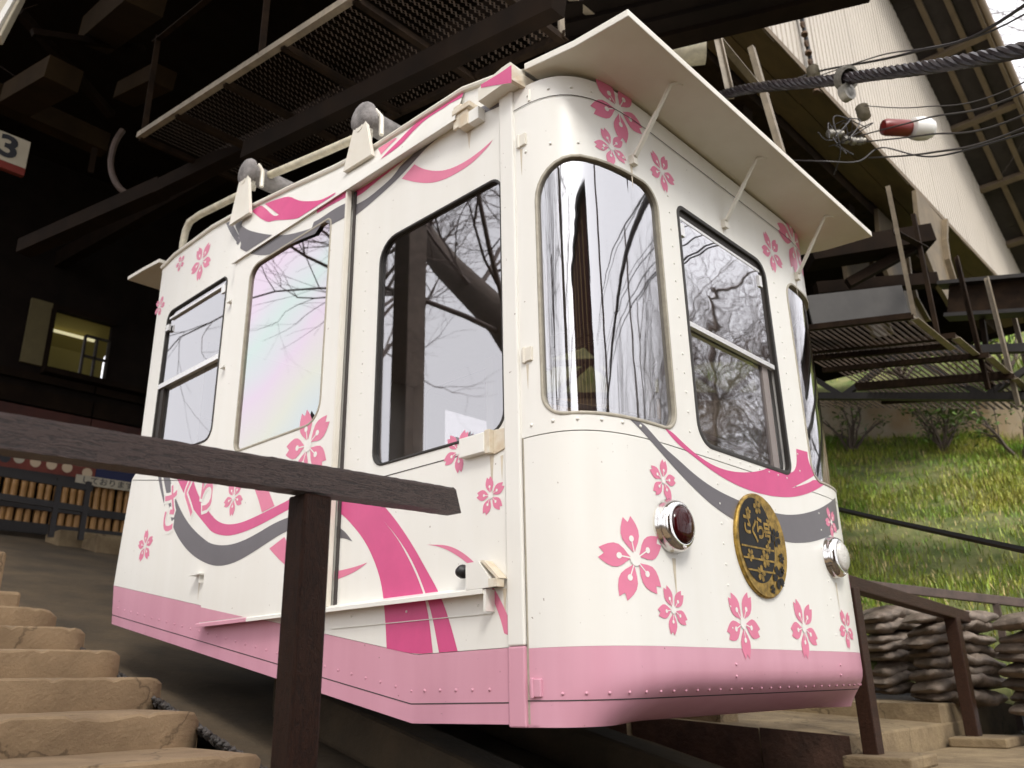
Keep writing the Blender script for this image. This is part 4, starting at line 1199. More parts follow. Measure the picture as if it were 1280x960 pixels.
grid_sheet('ground', MT['conc2'], [-90, -40, -12, -6] + lin(-3, 3, 12) + [5, 7, 12, 40, 90], [-90, -30, -8, -4] + lin(-2, 14, 32) + [20, 40, 120], lambda x, y: track_z(y) + (.012 * noise2(x * 2, y * 2) if -3 < x < 5 else 0) - (.12 if x < -6 else 0))
grid_sheet('hillside', MT['earth'], lin(5.3, 14.1, 44) + [14.2, 14.9, 16, 18, 21, 25, 30, 40, 70, 120], lin(-34, -6, 20) + lin(-5.5, 12, 60) + [16, 22, 30, 60, 120], hill_z)

# stairs beside the track: each worn step is a piece of its own
def step_piece(parent, name, y0, y1, x0, x1, z0, z1, material, seed, round_end=True):
    """a step: nosing rounded and worn, right-hand end rounded off"""
    rr = random.Random(seed)
    nx = 90
    prof = [(y0 + .008, z0), (y0 + .004, z0 + (z1 - z0) * .35), (y0, z0 + (z1 - z0) * .80), (y0 + .002, z1 - .010), (y0 + .010, z1 - .001), (y0 + .06, z1), (y0 + (y1 - y0) * .5, z1 + .003), (y1 + .05, z1 + .006)]
    ph = [rr.random() * 6 for _ in range(6)]
    vs, fs = [], []
    for i in range(nx + 1):
        t = i / nx
        x = x0 + (x1 - x0) * (t ** .75)
        e = max(0., (x - (x1 - .30)) / .30)
        for k, (y, z) in enumerate(prof):
            w = .003 * math.sin(x * 5 + ph[0]) + .002 * math.sin(x * 17 + ph[1]) + .004 * math.sin(x * 1.7 + ph[2]) + rr.gauss(0, .0008)
            dy = w if k < 6 else 0
            chip = .022 * max(0, math.sin(x * 3.1 + ph[3]) * math.sin(x * 7.7 + ph[4])) ** 3 + (.012 if math.sin(x * 23 + ph[5]) > .93 else 0)
            zz = z + (.4 * w if k > 2 else 0) - (chip if 2 <= k <= 4 else 0)
            if round_end:
                dy += (.05 * e ** 7) if k < 6 else 0
                zz -= .025 * e ** 9 if k > 2 else 0
            vs.append((x, y + dy, zz))
    m = len(prof)
    for i in range(nx):
        for k in range(m - 1):
            fs.append((i * m + k, i * m + k + 1, (i + 1) * m + k + 1, (i + 1) * m + k))
    base = len(vs)
    for k in range(m): vs.append((vs[nx * m + k][0] + .02, vs[nx * m + k][1] + .03, z0 - .3))
    for k in range(m - 1): fs.append((nx * m + k, nx * m + k + 1, base + k + 1, base + k))
    mb = MB(); mb.add(vs, fs)
    o = mb.build(name, material, parent, smooth=True)
    o.data.set_sharp_from_angle(angle=R(24))
    return o
stairs = bpy.data.objects.new('stairs', None); COL.objects.link(stairs); stairs.location = (-1.5, .9, -.1); ORG['stairs'] = Vector((-1.5, .9, -.1)); stairs['kind'] = 'structure'
nos = [(-1.95, -.795), (-1.48, -.655), (-1.01, -.515), (-.55, -.375), (-.08, -.232), (.43, -.09 - .0), (.86, -.0901), (1.39, .052), (1.87, .195), (2.24, .328), (2.80, .47), (3.34, .61)]
nos = [(-1.95, -.80), (-1.48, -.66), (-1.01, -.52), (-.54, -.38), (-.07, -.235), (.40, -.225), (.88, -.09), (1.40, .052), (1.87, .197), (2.24, .33), (2.79, .47), (3.32, .61)]
for i, (y, z) in enumerate(nos):
    y1 = nos[i + 1][0] if i + 1 < len(nos) else 3.85
    zp = nos[i - 1][1] if i else z - .15
    step_piece(stairs, 'step', y, y1, -4.6, -.425 - .03 * math.sin(i * 2.2), zp - .01, z, MT['concrete'], i + 3)
mb = MB(); mb.box(-4.6, -.67, 3.55, 6.0, .3, .945); mb.build('step', MT['concrete'], stairs, bevel=.02)
mb = MB(); mb.box(-4.6, -.60, 3.40, 4.4, .5, .70); mb.build('step', MT['concrete'], stairs, bevel=.02)
# dark gravel between stairs and track
mb = MB()
def bed_z(x, y):
    t = max(0., min(1., (x + .47) / .40))
    return (.27 * y - .40) * (1 - t) + (track_z(y) + .012) * t
for i in range(4500):
    y = stars(-.8, 4.4); x = -.445 + abs(random.gauss(0, .08))
    z = bed_z(x, y) + stars(-.008, .02)
    r = stars(.007, .018)
    a = stars(0, 6)
    P = [(math.cos(a + t * 2.1 ) * r, math.sin(a + t * 2.1) * r * stars(.6, 1)) for t in range(3)]
    mb.add([(x + p[0], y + p[1], z) for p in P] + [(x, y, z + r * .9), (x, y, z - r)], [(0, 1, 3), (1, 2, 3), (2, 0, 3), (1, 0, 4), (2, 1, 4), (0, 2, 4)])
gv = mb.build('gravel', MT['gravel'], kind='stuff')
mb = MB()
for x0, x1 in zip(lin(-.455, -.07, 5), lin(-.455, -.07, 5)[1:]): mb.quad((x0, -1.2, bed_z(x0, -1.2)), (x1, -1.2, bed_z(x1, -1.2)), (x1, 4.4, bed_z(x1, 4.4)), (x0, 4.4, bed_z(x0, 4.4)))
gb = mb.build('gravel_bed', MT['gravel']); gb['kind'] = 'structure'
# concrete rail bearers under the car
for i, x in enumerate((.62, 1.80)):
    mb = MB(); mb.prism([(x - .13, -.9, track_z(-.9)), (x + .13, -.9, track_z(-.9)), (x + .13, -.9, track_z(-.9) + .24), (x - .13, -.9, track_z(-.9) + .24)], (0, 3.3, .825))
    o = mb.build('track_bearer', MT['conc2'], bevel=.03); o['kind'] = 'structure'
# platform ledge on the far side of the track
lg = bpy.data.objects.new('platform', None); COL.objects.link(lg); lg.location = (3.6, .4, -.4); ORG['platform'] = Vector((3.6, .4, -.4)); lg['kind'] = 'structure'
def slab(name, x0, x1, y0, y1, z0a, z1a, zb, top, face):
    """block whose top rises from z0a (front) to z1a (back); its track side has shade put into its colour"""
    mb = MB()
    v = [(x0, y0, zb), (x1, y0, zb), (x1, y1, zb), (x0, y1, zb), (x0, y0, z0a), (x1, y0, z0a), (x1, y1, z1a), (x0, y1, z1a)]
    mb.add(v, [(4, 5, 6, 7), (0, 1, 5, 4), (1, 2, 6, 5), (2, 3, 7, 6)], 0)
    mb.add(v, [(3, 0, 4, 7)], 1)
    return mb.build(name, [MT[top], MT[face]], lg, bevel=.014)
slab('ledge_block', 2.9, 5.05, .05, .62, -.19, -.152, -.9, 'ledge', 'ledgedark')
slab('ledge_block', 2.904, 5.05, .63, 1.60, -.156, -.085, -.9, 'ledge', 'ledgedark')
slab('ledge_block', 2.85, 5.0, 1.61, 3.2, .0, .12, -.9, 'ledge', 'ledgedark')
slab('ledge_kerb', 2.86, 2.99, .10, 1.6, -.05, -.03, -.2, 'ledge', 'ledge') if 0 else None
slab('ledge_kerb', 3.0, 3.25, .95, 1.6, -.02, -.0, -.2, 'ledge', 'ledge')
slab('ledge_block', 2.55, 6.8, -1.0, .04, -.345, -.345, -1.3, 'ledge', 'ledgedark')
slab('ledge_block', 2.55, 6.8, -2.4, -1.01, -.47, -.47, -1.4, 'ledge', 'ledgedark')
slab('ledge_block', 4.55, 6.6, .06, 1.8, -.06, -.02, -.9, 'ledge', 'ledge')
slab('ledge_block', 4.35, 6.8, -.95, .05, -.16, -.16, -.9, 'ledge', 'ledge') if 0 else None
for x0, x1 in ((2.68, 3.10), (4.50, 4.98)):
    mb = MB(); mb.box(x0, x1, -.36, .02, -.346, -.28); mb.build('post_plinth', MT['ledge'], lg, bevel=.012)

# ------------------------------------------------------------------ handrails
lr = thing('wooden_handrail', 'dark brown handrail with flaking crackled paint across the tan stairs', 'handrail', (-.965, -.09, -.37), 'wooden handrails')
bm = bmesh.new()
nx, prof = 150, [(-.13, -.045), (-.128, .030), (-.118, .040), (-.05, .043), (-.044, .034), (-.044, -.040), (-.06, -.045)]
rows = []
for i in range(nx + 1):
    x = -3.2 + (3.2 - .415) * i / nx
    zc = .705 + .026 * (x + 1.1)
    rows.append([bm.verts.new((x + (.03 * (.5 - (z + .045) / .09) if i == nx else 0), y + random.gauss(0, .0006), zc + z + random.gauss(0, .0006))) for y, z in prof])
for i in range(nx):
    for k in range(len(prof)):
        bm.faces.new((rows[i][k], rows[i + 1][k], rows[i + 1][(k + 1) % len(prof)], rows[i][(k + 1) % len(prof)])).smooth = True
bm.faces.new(rows[-1]); bm.faces.new(list(reversed(rows[0])))
bm_build(bm, 'top_rail', MT['railwood'], lr)
mb = MB(); mb.box(-1.012, -.918, -.132 + .004, -.04, -.38, .66); mb.build('post', MT['postwood'], lr, bevel=.008)
mb = MB(); mb.box(-2.75, -2.66, -.128, -.04, -.38, .62); mb.build('post', MT['postwood'], lr, bevel=.008)
rr_ = thing('wooden_handrail', 'brown handrail with two slanting posts in front of the sandbags', 'handrail', (3.6, -.13, -.28), 'wooden handrails')
mb = MB(); mb.beam((2.0, -.09, .715), (5.47, -.09, .535), .085, .085); mb.build('top_rail', MT['redwood'], rr_, bevel=.008)
for x in (2.87, 4.73):
    mb = MB(); mb.box(x - .048, x + .048, -.135, -.045, -.285, .645 - .052 * (x - 2.87)); mb.build('post', MT['redwood'], rr_, bevel=.006)
r2 = thing('far_handrail', 'thin weathered handrail behind the sandbags along the grass', 'handrail', (5.9, -.2, .1), 'wooden handrails')
mb = MB(); mb.beam((4.6, 1.12, .96), (7.6, -1.6, .47), .05, .075); mb.build('top_rail', MT['greyrail'], r2, bevel=.006)
for t in (.02, .45, .9):
    p = Vector((4.6, 1.12, .96)).lerp(Vector((7.6, -1.6, .47)), t); mb = MB(); mb.box(p.x - .025, p.x + .025, p.y - .025, p.y + .025, -.3, p.z - .03); mb.build('post', MT['greyrail'], r2)

# ------------------------------------------------------------------ sandbags
def bag_mesh(seed, L=.60, Wd=.42, H=.104):
    rr = random.Random(seed)
    ph = [rr.random() * 6.28 for _ in range(8)]
    nu, nv = 26, 14
    vs, fs = [], []
    for i in range(nu + 1):
        t = -1 + 2 * i / nu
        e = (1 - abs(t) ** 3.6) ** .42
        for k in range(nv):
            a = 2 * math.pi * k / nv
            c, s = math.cos(a), math.sin(a)
            y = math.copysign(abs(c) ** .7, c) * Wd / 2 * (.72 + .28 * e)
            z = math.copysign(abs(s) ** .8, s) * H / 2 * e
            w = .010 * math.sin(9 * t + ph[0] + 2 * c) + .007 * math.sin(21 * t + ph[1] + 5 * c) + .006 * math.sin(14 * c + ph[2] + 4 * t)
            sag = -.022 * (abs(t) ** 2) + .016 * math.sin(2.2 * t + ph[3])
            vs.append((t * L / 2 * (1 + .03 * math.sin(4 * c + ph[4])), y, z * (1 + .12 * math.sin(3 * t + ph[5])) + w * e + sag))
    for i in range(nu):
        for k in range(nv):
            fs.append((i * nv + k, (i + 1) * nv + k, (i + 1) * nv + (k + 1) % nv, i * nv + (k + 1) % nv))
    fs.append(tuple(range(nv))); fs.append(tuple(range(nu * nv + nv - 1, nu * nv - 1, -1)))
    me = bpy.data.meshes.new('sandbag')
    me.from_pydata(vs, [], fs)
    bm = bmesh.new(); bm.from_mesh(me); bmesh.ops.recalc_face_normals(bm, faces=bm.faces); bm.to_mesh(me); bm.free()
    me.polygons.foreach_set('use_smooth', [True] * len(me.polygons))
    me.materials.append(MT['sack'])
    return me
BAGS = [bag_mesh(i) for i in range(7)]
words_n = ['lowest', 'second', 'third', 'fourth', 'fifth', 'sixth', 'seventh', 'topmost']
# three stacks side by side, running towards the camera
stacks = [(5.50, .60, 8, 'beside the first rail post', -38), (5.13, .06, 8, 'between the two rail posts', -46), (4.98, -.62, 8, 'beyond the last rail post', -40), (5.42, -1.08, 8, 'at the open end of the wall of bags', -40), (5.86, -1.55, 8, 'past the open end of the wall of bags', -40)]
for si, (x, y, n, where, rz) in enumerate(stacks):
    z = -.03 - .03 * si
    z = {0: -.0, 1: -.06, 2: -.135, 3: -.15, 4: -.16}[si]
    for k in range(n):
        me = BAGS[(si * 3 + k) % 7]
        o = bpy.data.objects.new('sandbag', me); COL.objects.link(o)
        o.location = (x + stars(-.03, .03), y + stars(-.03, .03), z + .05 + .083 * k)
        o.rotation_euler = (R(stars(-4, 4)), R(stars(-3, 3)), R(rz + stars(-7, 7)))
        o.scale = (stars(.94, 1.08), stars(.95, 1.1), stars(.9, 1.12))
        tag(o, '%s dark brown sandbag of the stack %s' % (words_n[k] if k < n - 1 else 'topmost', where), 'sandbag', 'sandbags stacked by the handrail')

# ------------------------------------------------------------------ hillside plants
def blades(name, n, xr, yr, hr, material, zf, spread=.5, wd=.010):
    x = rng.uniform(*xr, n); y = rng.uniform(*yr, n)
    dens = np.array([noise2(a * 1.1, b * 1.1) for a, b in zip(x, y)])
    keep = rng.random(n) < np.clip(.55 + .6 * dens, .12, 1)
    x, y, dens = x[keep], y[keep], dens[keep]
    n = len(x)
    z = np.array([zf(a, b) for a, b in zip(x, y)]) - .01
    h = rng.uniform(*hr, n) * (1 + .35 * dens)
    az = rng.uniform(0, 2 * np.pi, n); ln = rng.uniform(.15, spread, n) * h
    w = rng.uniform(.6, 1.3, n) * wd
    ca, sa = np.cos(az), np.sin(az)
    P = np.empty((n, 5, 3))
    P[:, 0] = np.stack([x - sa * w, y + ca * w, z], 1)
    P[:, 1] = np.stack([x + sa * w, y - ca * w, z], 1)
    mx, my, mz = x + ca * ln * .35, y + sa * ln * .35, z + h * .6
    P[:, 2] = np.stack([mx + sa * w * .8, my - ca * w * .8, mz], 1)
    P[:, 3] = np.stack([mx - sa * w * .8, my + ca * w * .8, mz], 1)
    P[:, 4] = np.stack([x + ca * ln, y + sa * ln, z + h * (.95 - .25 * rng.random(n))], 1)
    b = np.arange(n)[:, None] * 5
    quads = (b + np.array([0, 1, 2, 3])).astype(np.int32); tris = (b + np.array([3, 2, 4])).astype(np.int32)
    me = bpy.data.meshes.new(name)
    me.vertices.add(n * 5); me.vertices.foreach_set('co', P.reshape(-1))
    loops = np.concatenate([quads.reshape(-1), tris.reshape(-1)])
    me.loops.add(len(loops)); me.loops.foreach_set('vertex_index', loops)
    st = np.concatenate([np.arange(n) * 4, n * 4 + np.arange(n) * 3]); me.polygons.add(2 * n)
    me.polygons.foreach_set('loop_start', st.astype(np.int32))
    me.update(calc_edges=True); me.validate()
    return link(name, me, material, None, None, 'stuff')
blades('grass', 120000, (5.4, 14.0), (-4.0, 6.0), (.07, .20), MT['grass'], hill_z, .9, .0055)
blades('dry_grass', 26000, (5.4, 14.0), (-4.0, 6.0), (.05, .16), MT['drygrass'], hill_z, 1.6, .006)
blades('upper_grass', 14000, (14.9, 26), (-4.0, 12.0), (.2, .5), MT['grass'], hill_z, .8, .014)
mb = MB()
wz = .25 * -3.2 - .62 + .413 * 10.3
mb.prism([(14.05, -3.2, wz - .8), (14.3, -3.2, wz - .8), (14.3, -3.2, wz + .95), (14.05, -3.2, wz + .95)], (0, 17.2, 4.3))
rwall = mb.build('retaining_wall', MT['concpale'], origin=(14.15, 2, 3.5)); tag(rwall, 'pale stained concrete retaining wall across the grassy slope', 'wall')

def leaf_cloud(mb, c, rx, ry, rz, n, size, mi=0):
    for _ in range(n):
        while True:
            p = Vector((stars(-1, 1), stars(-1, 1), stars(-1, 1)))
            if .15 < p.length < 1: break
        q = Vector(c) + Vector((p.x * rx, p.y * ry, p.z * rz))
        a = Vector((stars(-1, 1), stars(-1, 1), stars(-.6, .6))).normalized()
        b = a.cross(Vector((stars(-1, 1), stars(-1, 1), 1))).normalized()
        s = size * stars(.6, 1.3)
        mb.add([q - a * s, q + b * s * .36, q + a * s, q - b * s * .36], [(0, 1, 2, 3)], mi)
def branches(mb, p, d, length, rad, depth, spread=.6, n=(2, 3), droop=0., mi=0, tips=None, seg=3):
    pts, rs = [Vector(p)], [rad]
    d = Vector(d).normalized()
    for i in range(seg):
        d = (d + Vector((random.gauss(0, .13), random.gauss(0, .13), random.gauss(.02 - droop, .10)))).normalized()
        pts.append(pts[-1] + d * length / seg)
        rs.append(rad * (1 - .38 * (i + 1) / seg))
    mb.tube(pts, rs, 6 if rad > .04 else (4 if rad > .012 else 3), mi, cap=False)
    if depth <= 0:
        if tips is not None: tips.append(pts[-1])
        return
    for k in range(random.randint(*n)):
        i = random.choice(range(1, seg + 1))
        dd = (d + Vector((random.gauss(0, spread), random.gauss(0, spread), random.gauss(.05, spread * .7)))).normalized()
        branches(mb, pts[i], dd, length * stars(.6, .82), rs[i] * stars(.5, .7), depth - 1, spread, n, droop, mi, tips, seg)
    dd = (d + Vector((random.gauss(0, .2), random.gauss(0, .2), random.gauss(0, .15)))).normalized()
    branches(mb, pts[-1], dd, length * .8, rs[-1], depth - 1, spread, n, droop, mi, tips, seg)
def shrub(loc, label, h, nl, dark):
    t = thing('shrub', label, 'shrub', loc, 'shrubs on the slope')
    mb = MB(); tips = []
    for k in range(6):
        branches(mb, loc, (stars(-.8, .8), stars(-.8, .8), 1), h * .45, .035, 2, .55, (1, 2), 0, 0, tips)
    mb.build('stem', MT['bark'], t)
    mb = MB()
    for p in tips:
        leaf_cloud(mb, p, h * .22, h * .22, h * .14, nl, .055)
    mb.build('foliage', MT['leaf'], t)
random.seed(21)
for (x, y), lab, h, nl in (((13.2, 2.05), 'leafy shrub with twisted dark stems by the pale wall', 1.1, 14), ((13.0, 3.55), 'bare rooted shrub at the car end of the pale wall', 1.0, 5), ((12.8, .8), 'spreading green shrub over the far end of the pale wall', 1.2, 16), ((14.9, 3.0), 'green shrub above the pale wall under the footbridge', 1.2, 16), ((15.2, 1.2), 'bushy green shrub above the pale wall beyond the steel steps', 1.3, 18)):
    shrub((x, y, hill_z(x, y) - .03), lab, h, nl, 0)
def reed(loc, label, n, h):
    mb = MB()
    for _ in range(n):
        p = Vector(loc) + Vector((random.gauss(0, .07), random.gauss(0, .07), 0)); d = Vector((random.gauss(0, .16), random.gauss(0, .16), 1))
        hh = h * stars(.5, 1.1)
        mb.tube([p, p + d * hh * .5, p + d * hh + Vector((random.gauss(0, .08), random.gauss(0, .08), -.03))], [.007, .005, .002], 3, cap=False)
        if random.random() < .5: mb.tube([p + d * hh * .6, p + d * hh * .8 + Vector((random.gauss(0, .12), random.gauss(0, .12), .03))], [.004, .002], 3, cap=False)
    tag(mb.build('dry_weed', MT['drygrass'], origin=loc), label, 'weed', 'dry weeds')
reed((6.05, 2.42, hill_z(6.05, 2.42)), 'dry straw coloured weed stalks beside the car window', 46, .95)
reed((7.6, 2.9, hill_z(7.6, 2.9)), 'smaller clump of dry stalks higher on the slope', 26, .6)

# ------------------------------------------------------------------ bare trees and poles (also what the windows mirror)
def bare_tree(loc, label, path, rad, depth, nb, length, seed, leaf=0):
    random.seed(seed)
    t = thing('bare_tree', label, 'tree', loc, 'bare trees round the station')
    L0 = Vector(loc)
    mb = MB(); pts = [L0 + Vector(p) for p in path]
    n = len(pts)
    mb.tube(pts, [rad * (1 - .55 * i / (n - 1)) for i in range(n)], 12)
    mb.build('trunk', MT[leaf or 'bark'], t, smooth=True)
    mb = MB()
    for k in range(nb):
        f = stars(.45, 1) * (n - 1); i = min(int(f), n - 2)
        p = pts[i].lerp(pts[i + 1], f - i)
        d0 = (pts[i + 1] - pts[i]).normalized()
        branches(mb, p, d0 * .6 + Vector((random.gauss(0, .8), random.gauss(0, .8), stars(.0, .7))), length * stars(.7, 1.1), min(rad * .28, .05), depth, .5, (2, 3), .01, 0, None, 3)
    mb.build('crown', MT['twig'], t, fixn=False)
bare_tree((-7.0, 4.0, .3), 'thick leaning bare tree on the open side of the station', [(0, 0, 0), (0, .7, 2.2), (.0, 1.6, 3.9), (0, 2.65, 5.5), (0, 4.1, 7.1), (-.1, 5.4, 8.8), (-.2, 6.2, 11)], .42, 4, 12, 2.6, 3)
bare_tree((-9.5, 13.0, 2.4), 'tall thin bare tree on the upper open side', [(0, 0, 0), (.1, .2, 3), (0, .3, 6), (.3, .2, 9)], .22, 4, 12, 2.4, 5)
bare_tree((-8.0, -1.0, -1.0), 'bare tree standing beside the lower stairs', [(0, 0, 0), (.2, .1, 2), (.1, .3, 4), (.3, .2, 7)], .2, 4, 9, 2.0, 6)
for i, (x, y, lab) in enumerate(((11.5, -6.3, 'bare tree low on the slope facing the car front'), (15.0, -8.5, 'bare tree on the slope facing the car front'), (18.5, -8.0, 'bare tree higher on the slope facing the car front'), (19.0, -11.5, 'bare tree at the top of the slope by the stairs'), (12.5, -9.5, 'bare tree on the lower slope'), (22.0, -11.0, 'slim bare tree at the back of the slope'), (15.5, -12.5, 'bare tree beyond the brown pole'), (14.0, -5.6, 'bare tree near the upper end of the slope'), (24.0, -14.0, 'bare tree far up the slope'))):
    bare_tree((x, y, hill_z(x, y) - .1), lab, [(0, 0, 0), (.1, .15, 1.6), (-.1, .1, 3.2), (.2, 0, 5.2), (.3, .2, 8.2)], .11, 4, 14, 2.3, 11 + i)
bare_tree((24.0, -1.5, hill_z(24, -1.5)), 'bare tree against the white sky above the eaves', [(0, 0, 0), (.2, .2, 3), (0, .3, 6), (.3, .2, 9), (0, 0, 12)], .3, 4, 12, 2.6, 31)
random.seed(40)
up = thing('utility_pole', 'dark square timber pole with a cross arm by the open side', 'pole', (-5.2, 6.95, 1.0), 'poles')
mb = MB(); mb.box(-5.38, -5.02, 6.77, 7.13, .9, 11.5); mb.build('shaft', MT['bark'], up, bevel=.02)
mb = MB(); mb.beam((-5.2, 6.0, 9.2), (-5.2, 8.2, 9.2), .14, .14); mb.build('cross_arm', MT['timber'], up)
u2 = thing('utility_pole', 'tall round grey pole down the slope before the hut', 'pole', (1.4, -5.6, -2.0), 'poles')
mb = MB(); mb.tube([(1.4, -5.6, -2.1), (1.4, -5.6, 9)], [.14, .10], 16); mb.build('shaft', MT['twig'], u2, smooth=True)
mb = MB(); mb.beam((.5, -5.6, 7.6), (2.3, -5.6, 7.6), .1, .1); mb.build('cross_arm', MT['steel'], u2)
u3 = thing('utility_pole', 'round brown pole on the slope behind the sandbags', 'pole', (7.4, -8.4, -1.2), 'poles')
mb = MB(); mb.tube([(7.4, -8.4, -1.6), (7.4, -8.4, 8)], [.16, .12], 14); mb.build('shaft', MT['bark'], u3, smooth=True)
hut = thing('timber_hut', 'dark brown timber hut down the slope behind the stairs', 'hut', (-4.4, -10.5, -3.2))
mb = MB(); mb.box(-8, -.8, -12, -9.3, -3.6, 7.6); mb.build('wall', MT['timber'], hut)
mb = MB(); mb.box(-8.3, -.5, -12.3, -9.0, 7.6, 7.85); mb.build('roof', MT['darkwall'], hut)
for k in range(20):
    mb = MB(); mb.box(-8 + .36 * k, -7.655 + .36 * k, -9.3, -9.26, -3.4, 7.5); mb.build('board', MT['redwall' if k % 4 else 'timberlit'], hut)
for k in range(3):
    mb = MB(); mb.box(-7 + 2.2 * k, -5.8 + 2.2 * k, -9.27, -9.22, .5, 2.2); w_ = mb.build('window', MT['frame'], hut)
bare_tree((-5.2, -3.2, -1.6), 'pale furrowed trunk of a big bare tree beside the lower stairs', [(0, 0, 0), (.05, .05, 3), (-.05, .1, 6), (.1, .2, 9.5)], .50, 4, 8, 2.0, 77, 'palebark')
for i, (x, y, lab) in enumerate(((4.5, -9.5, 'slim bare tree straight down the slope from the car'), (6.8, -6.8, 'slim bare tree beside the brown pole'), (-10.5, .5, 'slim bare tree behind the tree of the lower stairs'), (2.2, -13.0, 'slim bare tree below the hut corner'))):
    bare_tree((x, y, track_z(y) + max(0, .25 * .413 * (x - 3.7)) - .1), lab, [(0, 0, 0), (.1, .1, 2.5), (-.05, .1, 5), (.1, .2, 8)], .11, 4, 9, 1.6, 90 + i)

# ================================================================== STATION BUILDING OVERHEAD
st = thing('station_building', 'cream corrugated gable building raised over the track with dark timber eaves', 'building', (6, 1, 5.75))
RAKE = lambda x: 9.30 - .531 * (x - 8.47)           # underside of the rake along the gable
# corrugated siding: ribbed sheets, each sheet a piece
def corr_sheet(x0, x1):
    mb = MB()
    p = .11
    n = int(round((x1 - x0) / p))
    cols = []
    for i in range(n):
        xa = x0 + (x1 - x0) * i / n
        w = (x1 - x0) / n
        for f, d in ((0., 0.), (.66, 0.), (.70, .045), (.95, .045)):
            cols.append((xa + f * w, .3 + d))
    cols.append((x1, .3))
    vs, fs = [], []
    for x, y in cols:
        zt = min(RAKE(x), 12.2)
        vs += [(x, y, 5.74 + .018 * (x - 3.7)), (x, y, max(zt, 5.9))]
    for i in range(len(cols) - 1):
        fs.append((2 * i, 2 * i + 2, 2 * i + 3, 2 * i + 1))
    mb.add(vs, fs)
    return mb.build('siding_sheet', MT['corr'], st)
xs = [1.2, 2.6, 4.0, 5.05, 6.28, 7.5, 8.73, 9.96, 11.2, 12.4, 13.6]
for a, b in zip(xs, xs[1:]): corr_sheet(a + .004, b - .004)
for i, (a, b) in enumerate(zip(xs, xs[1:])):
    mb = MB()
    for y0, y1 in ((.297, .54), (.55, .78)):
        z = 5.705 + .018 * ((a + b) / 2 - 3.7)
        mb.box(a, b - .006, y0, y1, z - .0, z + .04)
        mb.build('soffit_plank', MT['fascia'], st); mb = MB()
mb = MB(); mb.box(1.0, 13, .80, .98, 5.62, 5.95); mb.build('girder', MT['steel'], st)
mb = MB(); mb.beam((1.2, .288, 5.70), (12.0, .288, 5.894), .012, .07); mb.build('drip_trim', MT['rafter'], st)
mb = MB()
for x in (2, 4.6, 7.2, 9.8):
    mb.beam((x, .9, 5.6), (x, 13, 7.4), .18, .28)
mb.build('ceiling_beam', MT['timber'], st)
# rake eave: boards, rafters, gutter
dx, dz = 1 / math.hypot(1, .531), -.531 / math.hypot(1, .531)
def rk(s, y, lift=0.):          # s along the rake from x=8.47
    return (8.47 + s * dx - lift * dz, y, 9.30 + s * dz + lift * dx)
nb = 11
for i in range(nb):
    s0, s1 = -3.2 + .86 * i, -3.2 + .86 * (i + 1) - .004
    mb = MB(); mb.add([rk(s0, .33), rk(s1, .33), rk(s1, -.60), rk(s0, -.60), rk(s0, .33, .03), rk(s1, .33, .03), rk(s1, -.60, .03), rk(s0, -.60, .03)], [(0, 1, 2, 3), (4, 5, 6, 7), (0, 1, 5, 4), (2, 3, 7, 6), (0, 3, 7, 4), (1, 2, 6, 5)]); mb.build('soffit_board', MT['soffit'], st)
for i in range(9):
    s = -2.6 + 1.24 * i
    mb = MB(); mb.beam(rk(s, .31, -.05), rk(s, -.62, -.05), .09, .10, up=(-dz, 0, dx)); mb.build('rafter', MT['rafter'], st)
for y, w in ((-.02, .075), (-.34, .075)):
    mb = MB(); mb.beam(rk(-3.2, y, -.03), rk(6.6, y, -.03), w, .06, up=(-dz, 0, dx)); mb.build('batten', MT['rafter'], st)
mb = MB(); mb.beam(rk(-3.2, -.63, -.02), rk(6.6, -.63, -.02), .05, .20, up=(-dz, 0, dx)); mb.build('barge_board', MT['rafter'], st)
mb = MB(); mb.tube([rk(-3.2, -.70, -.02), rk(6.6, -.70, -.02)], .055, 10); mb.build('gutter', MT['gutter'], st, smooth=True)
mb = MB(); mb.add([rk(-6, .33, .10), rk(7, .33, .10), rk(7, -.72, .10), rk(-6, -.72, .10), rk(-6, 5, .10), rk(7, 5, .10), rk(7, 5, .2), rk(-6, 5, .2), rk(7, -.72, .2), rk(-6, -.72, .2)], [(4, 5, 2, 3), (7, 6, 8, 9), (3, 2, 8, 9), (2, 5, 6, 8)]); mb.build('roof_slope', MT['darkwall'], st)
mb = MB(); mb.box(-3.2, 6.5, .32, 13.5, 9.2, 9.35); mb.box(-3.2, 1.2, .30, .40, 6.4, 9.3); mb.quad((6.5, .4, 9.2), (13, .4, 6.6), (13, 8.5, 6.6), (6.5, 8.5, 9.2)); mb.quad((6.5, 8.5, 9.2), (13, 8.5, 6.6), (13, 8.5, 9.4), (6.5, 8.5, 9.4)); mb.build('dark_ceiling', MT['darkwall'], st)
mb = MB(); mb.quad((13.2, .35, 6.0), (13.2, 5, 6.2), (13.2, 5, 7.2), (13.2, .35, 7)); mb.build('side_wall', MT['darkwall'], st)  # added dark sheet that hides the bright sky, raised to let light in below
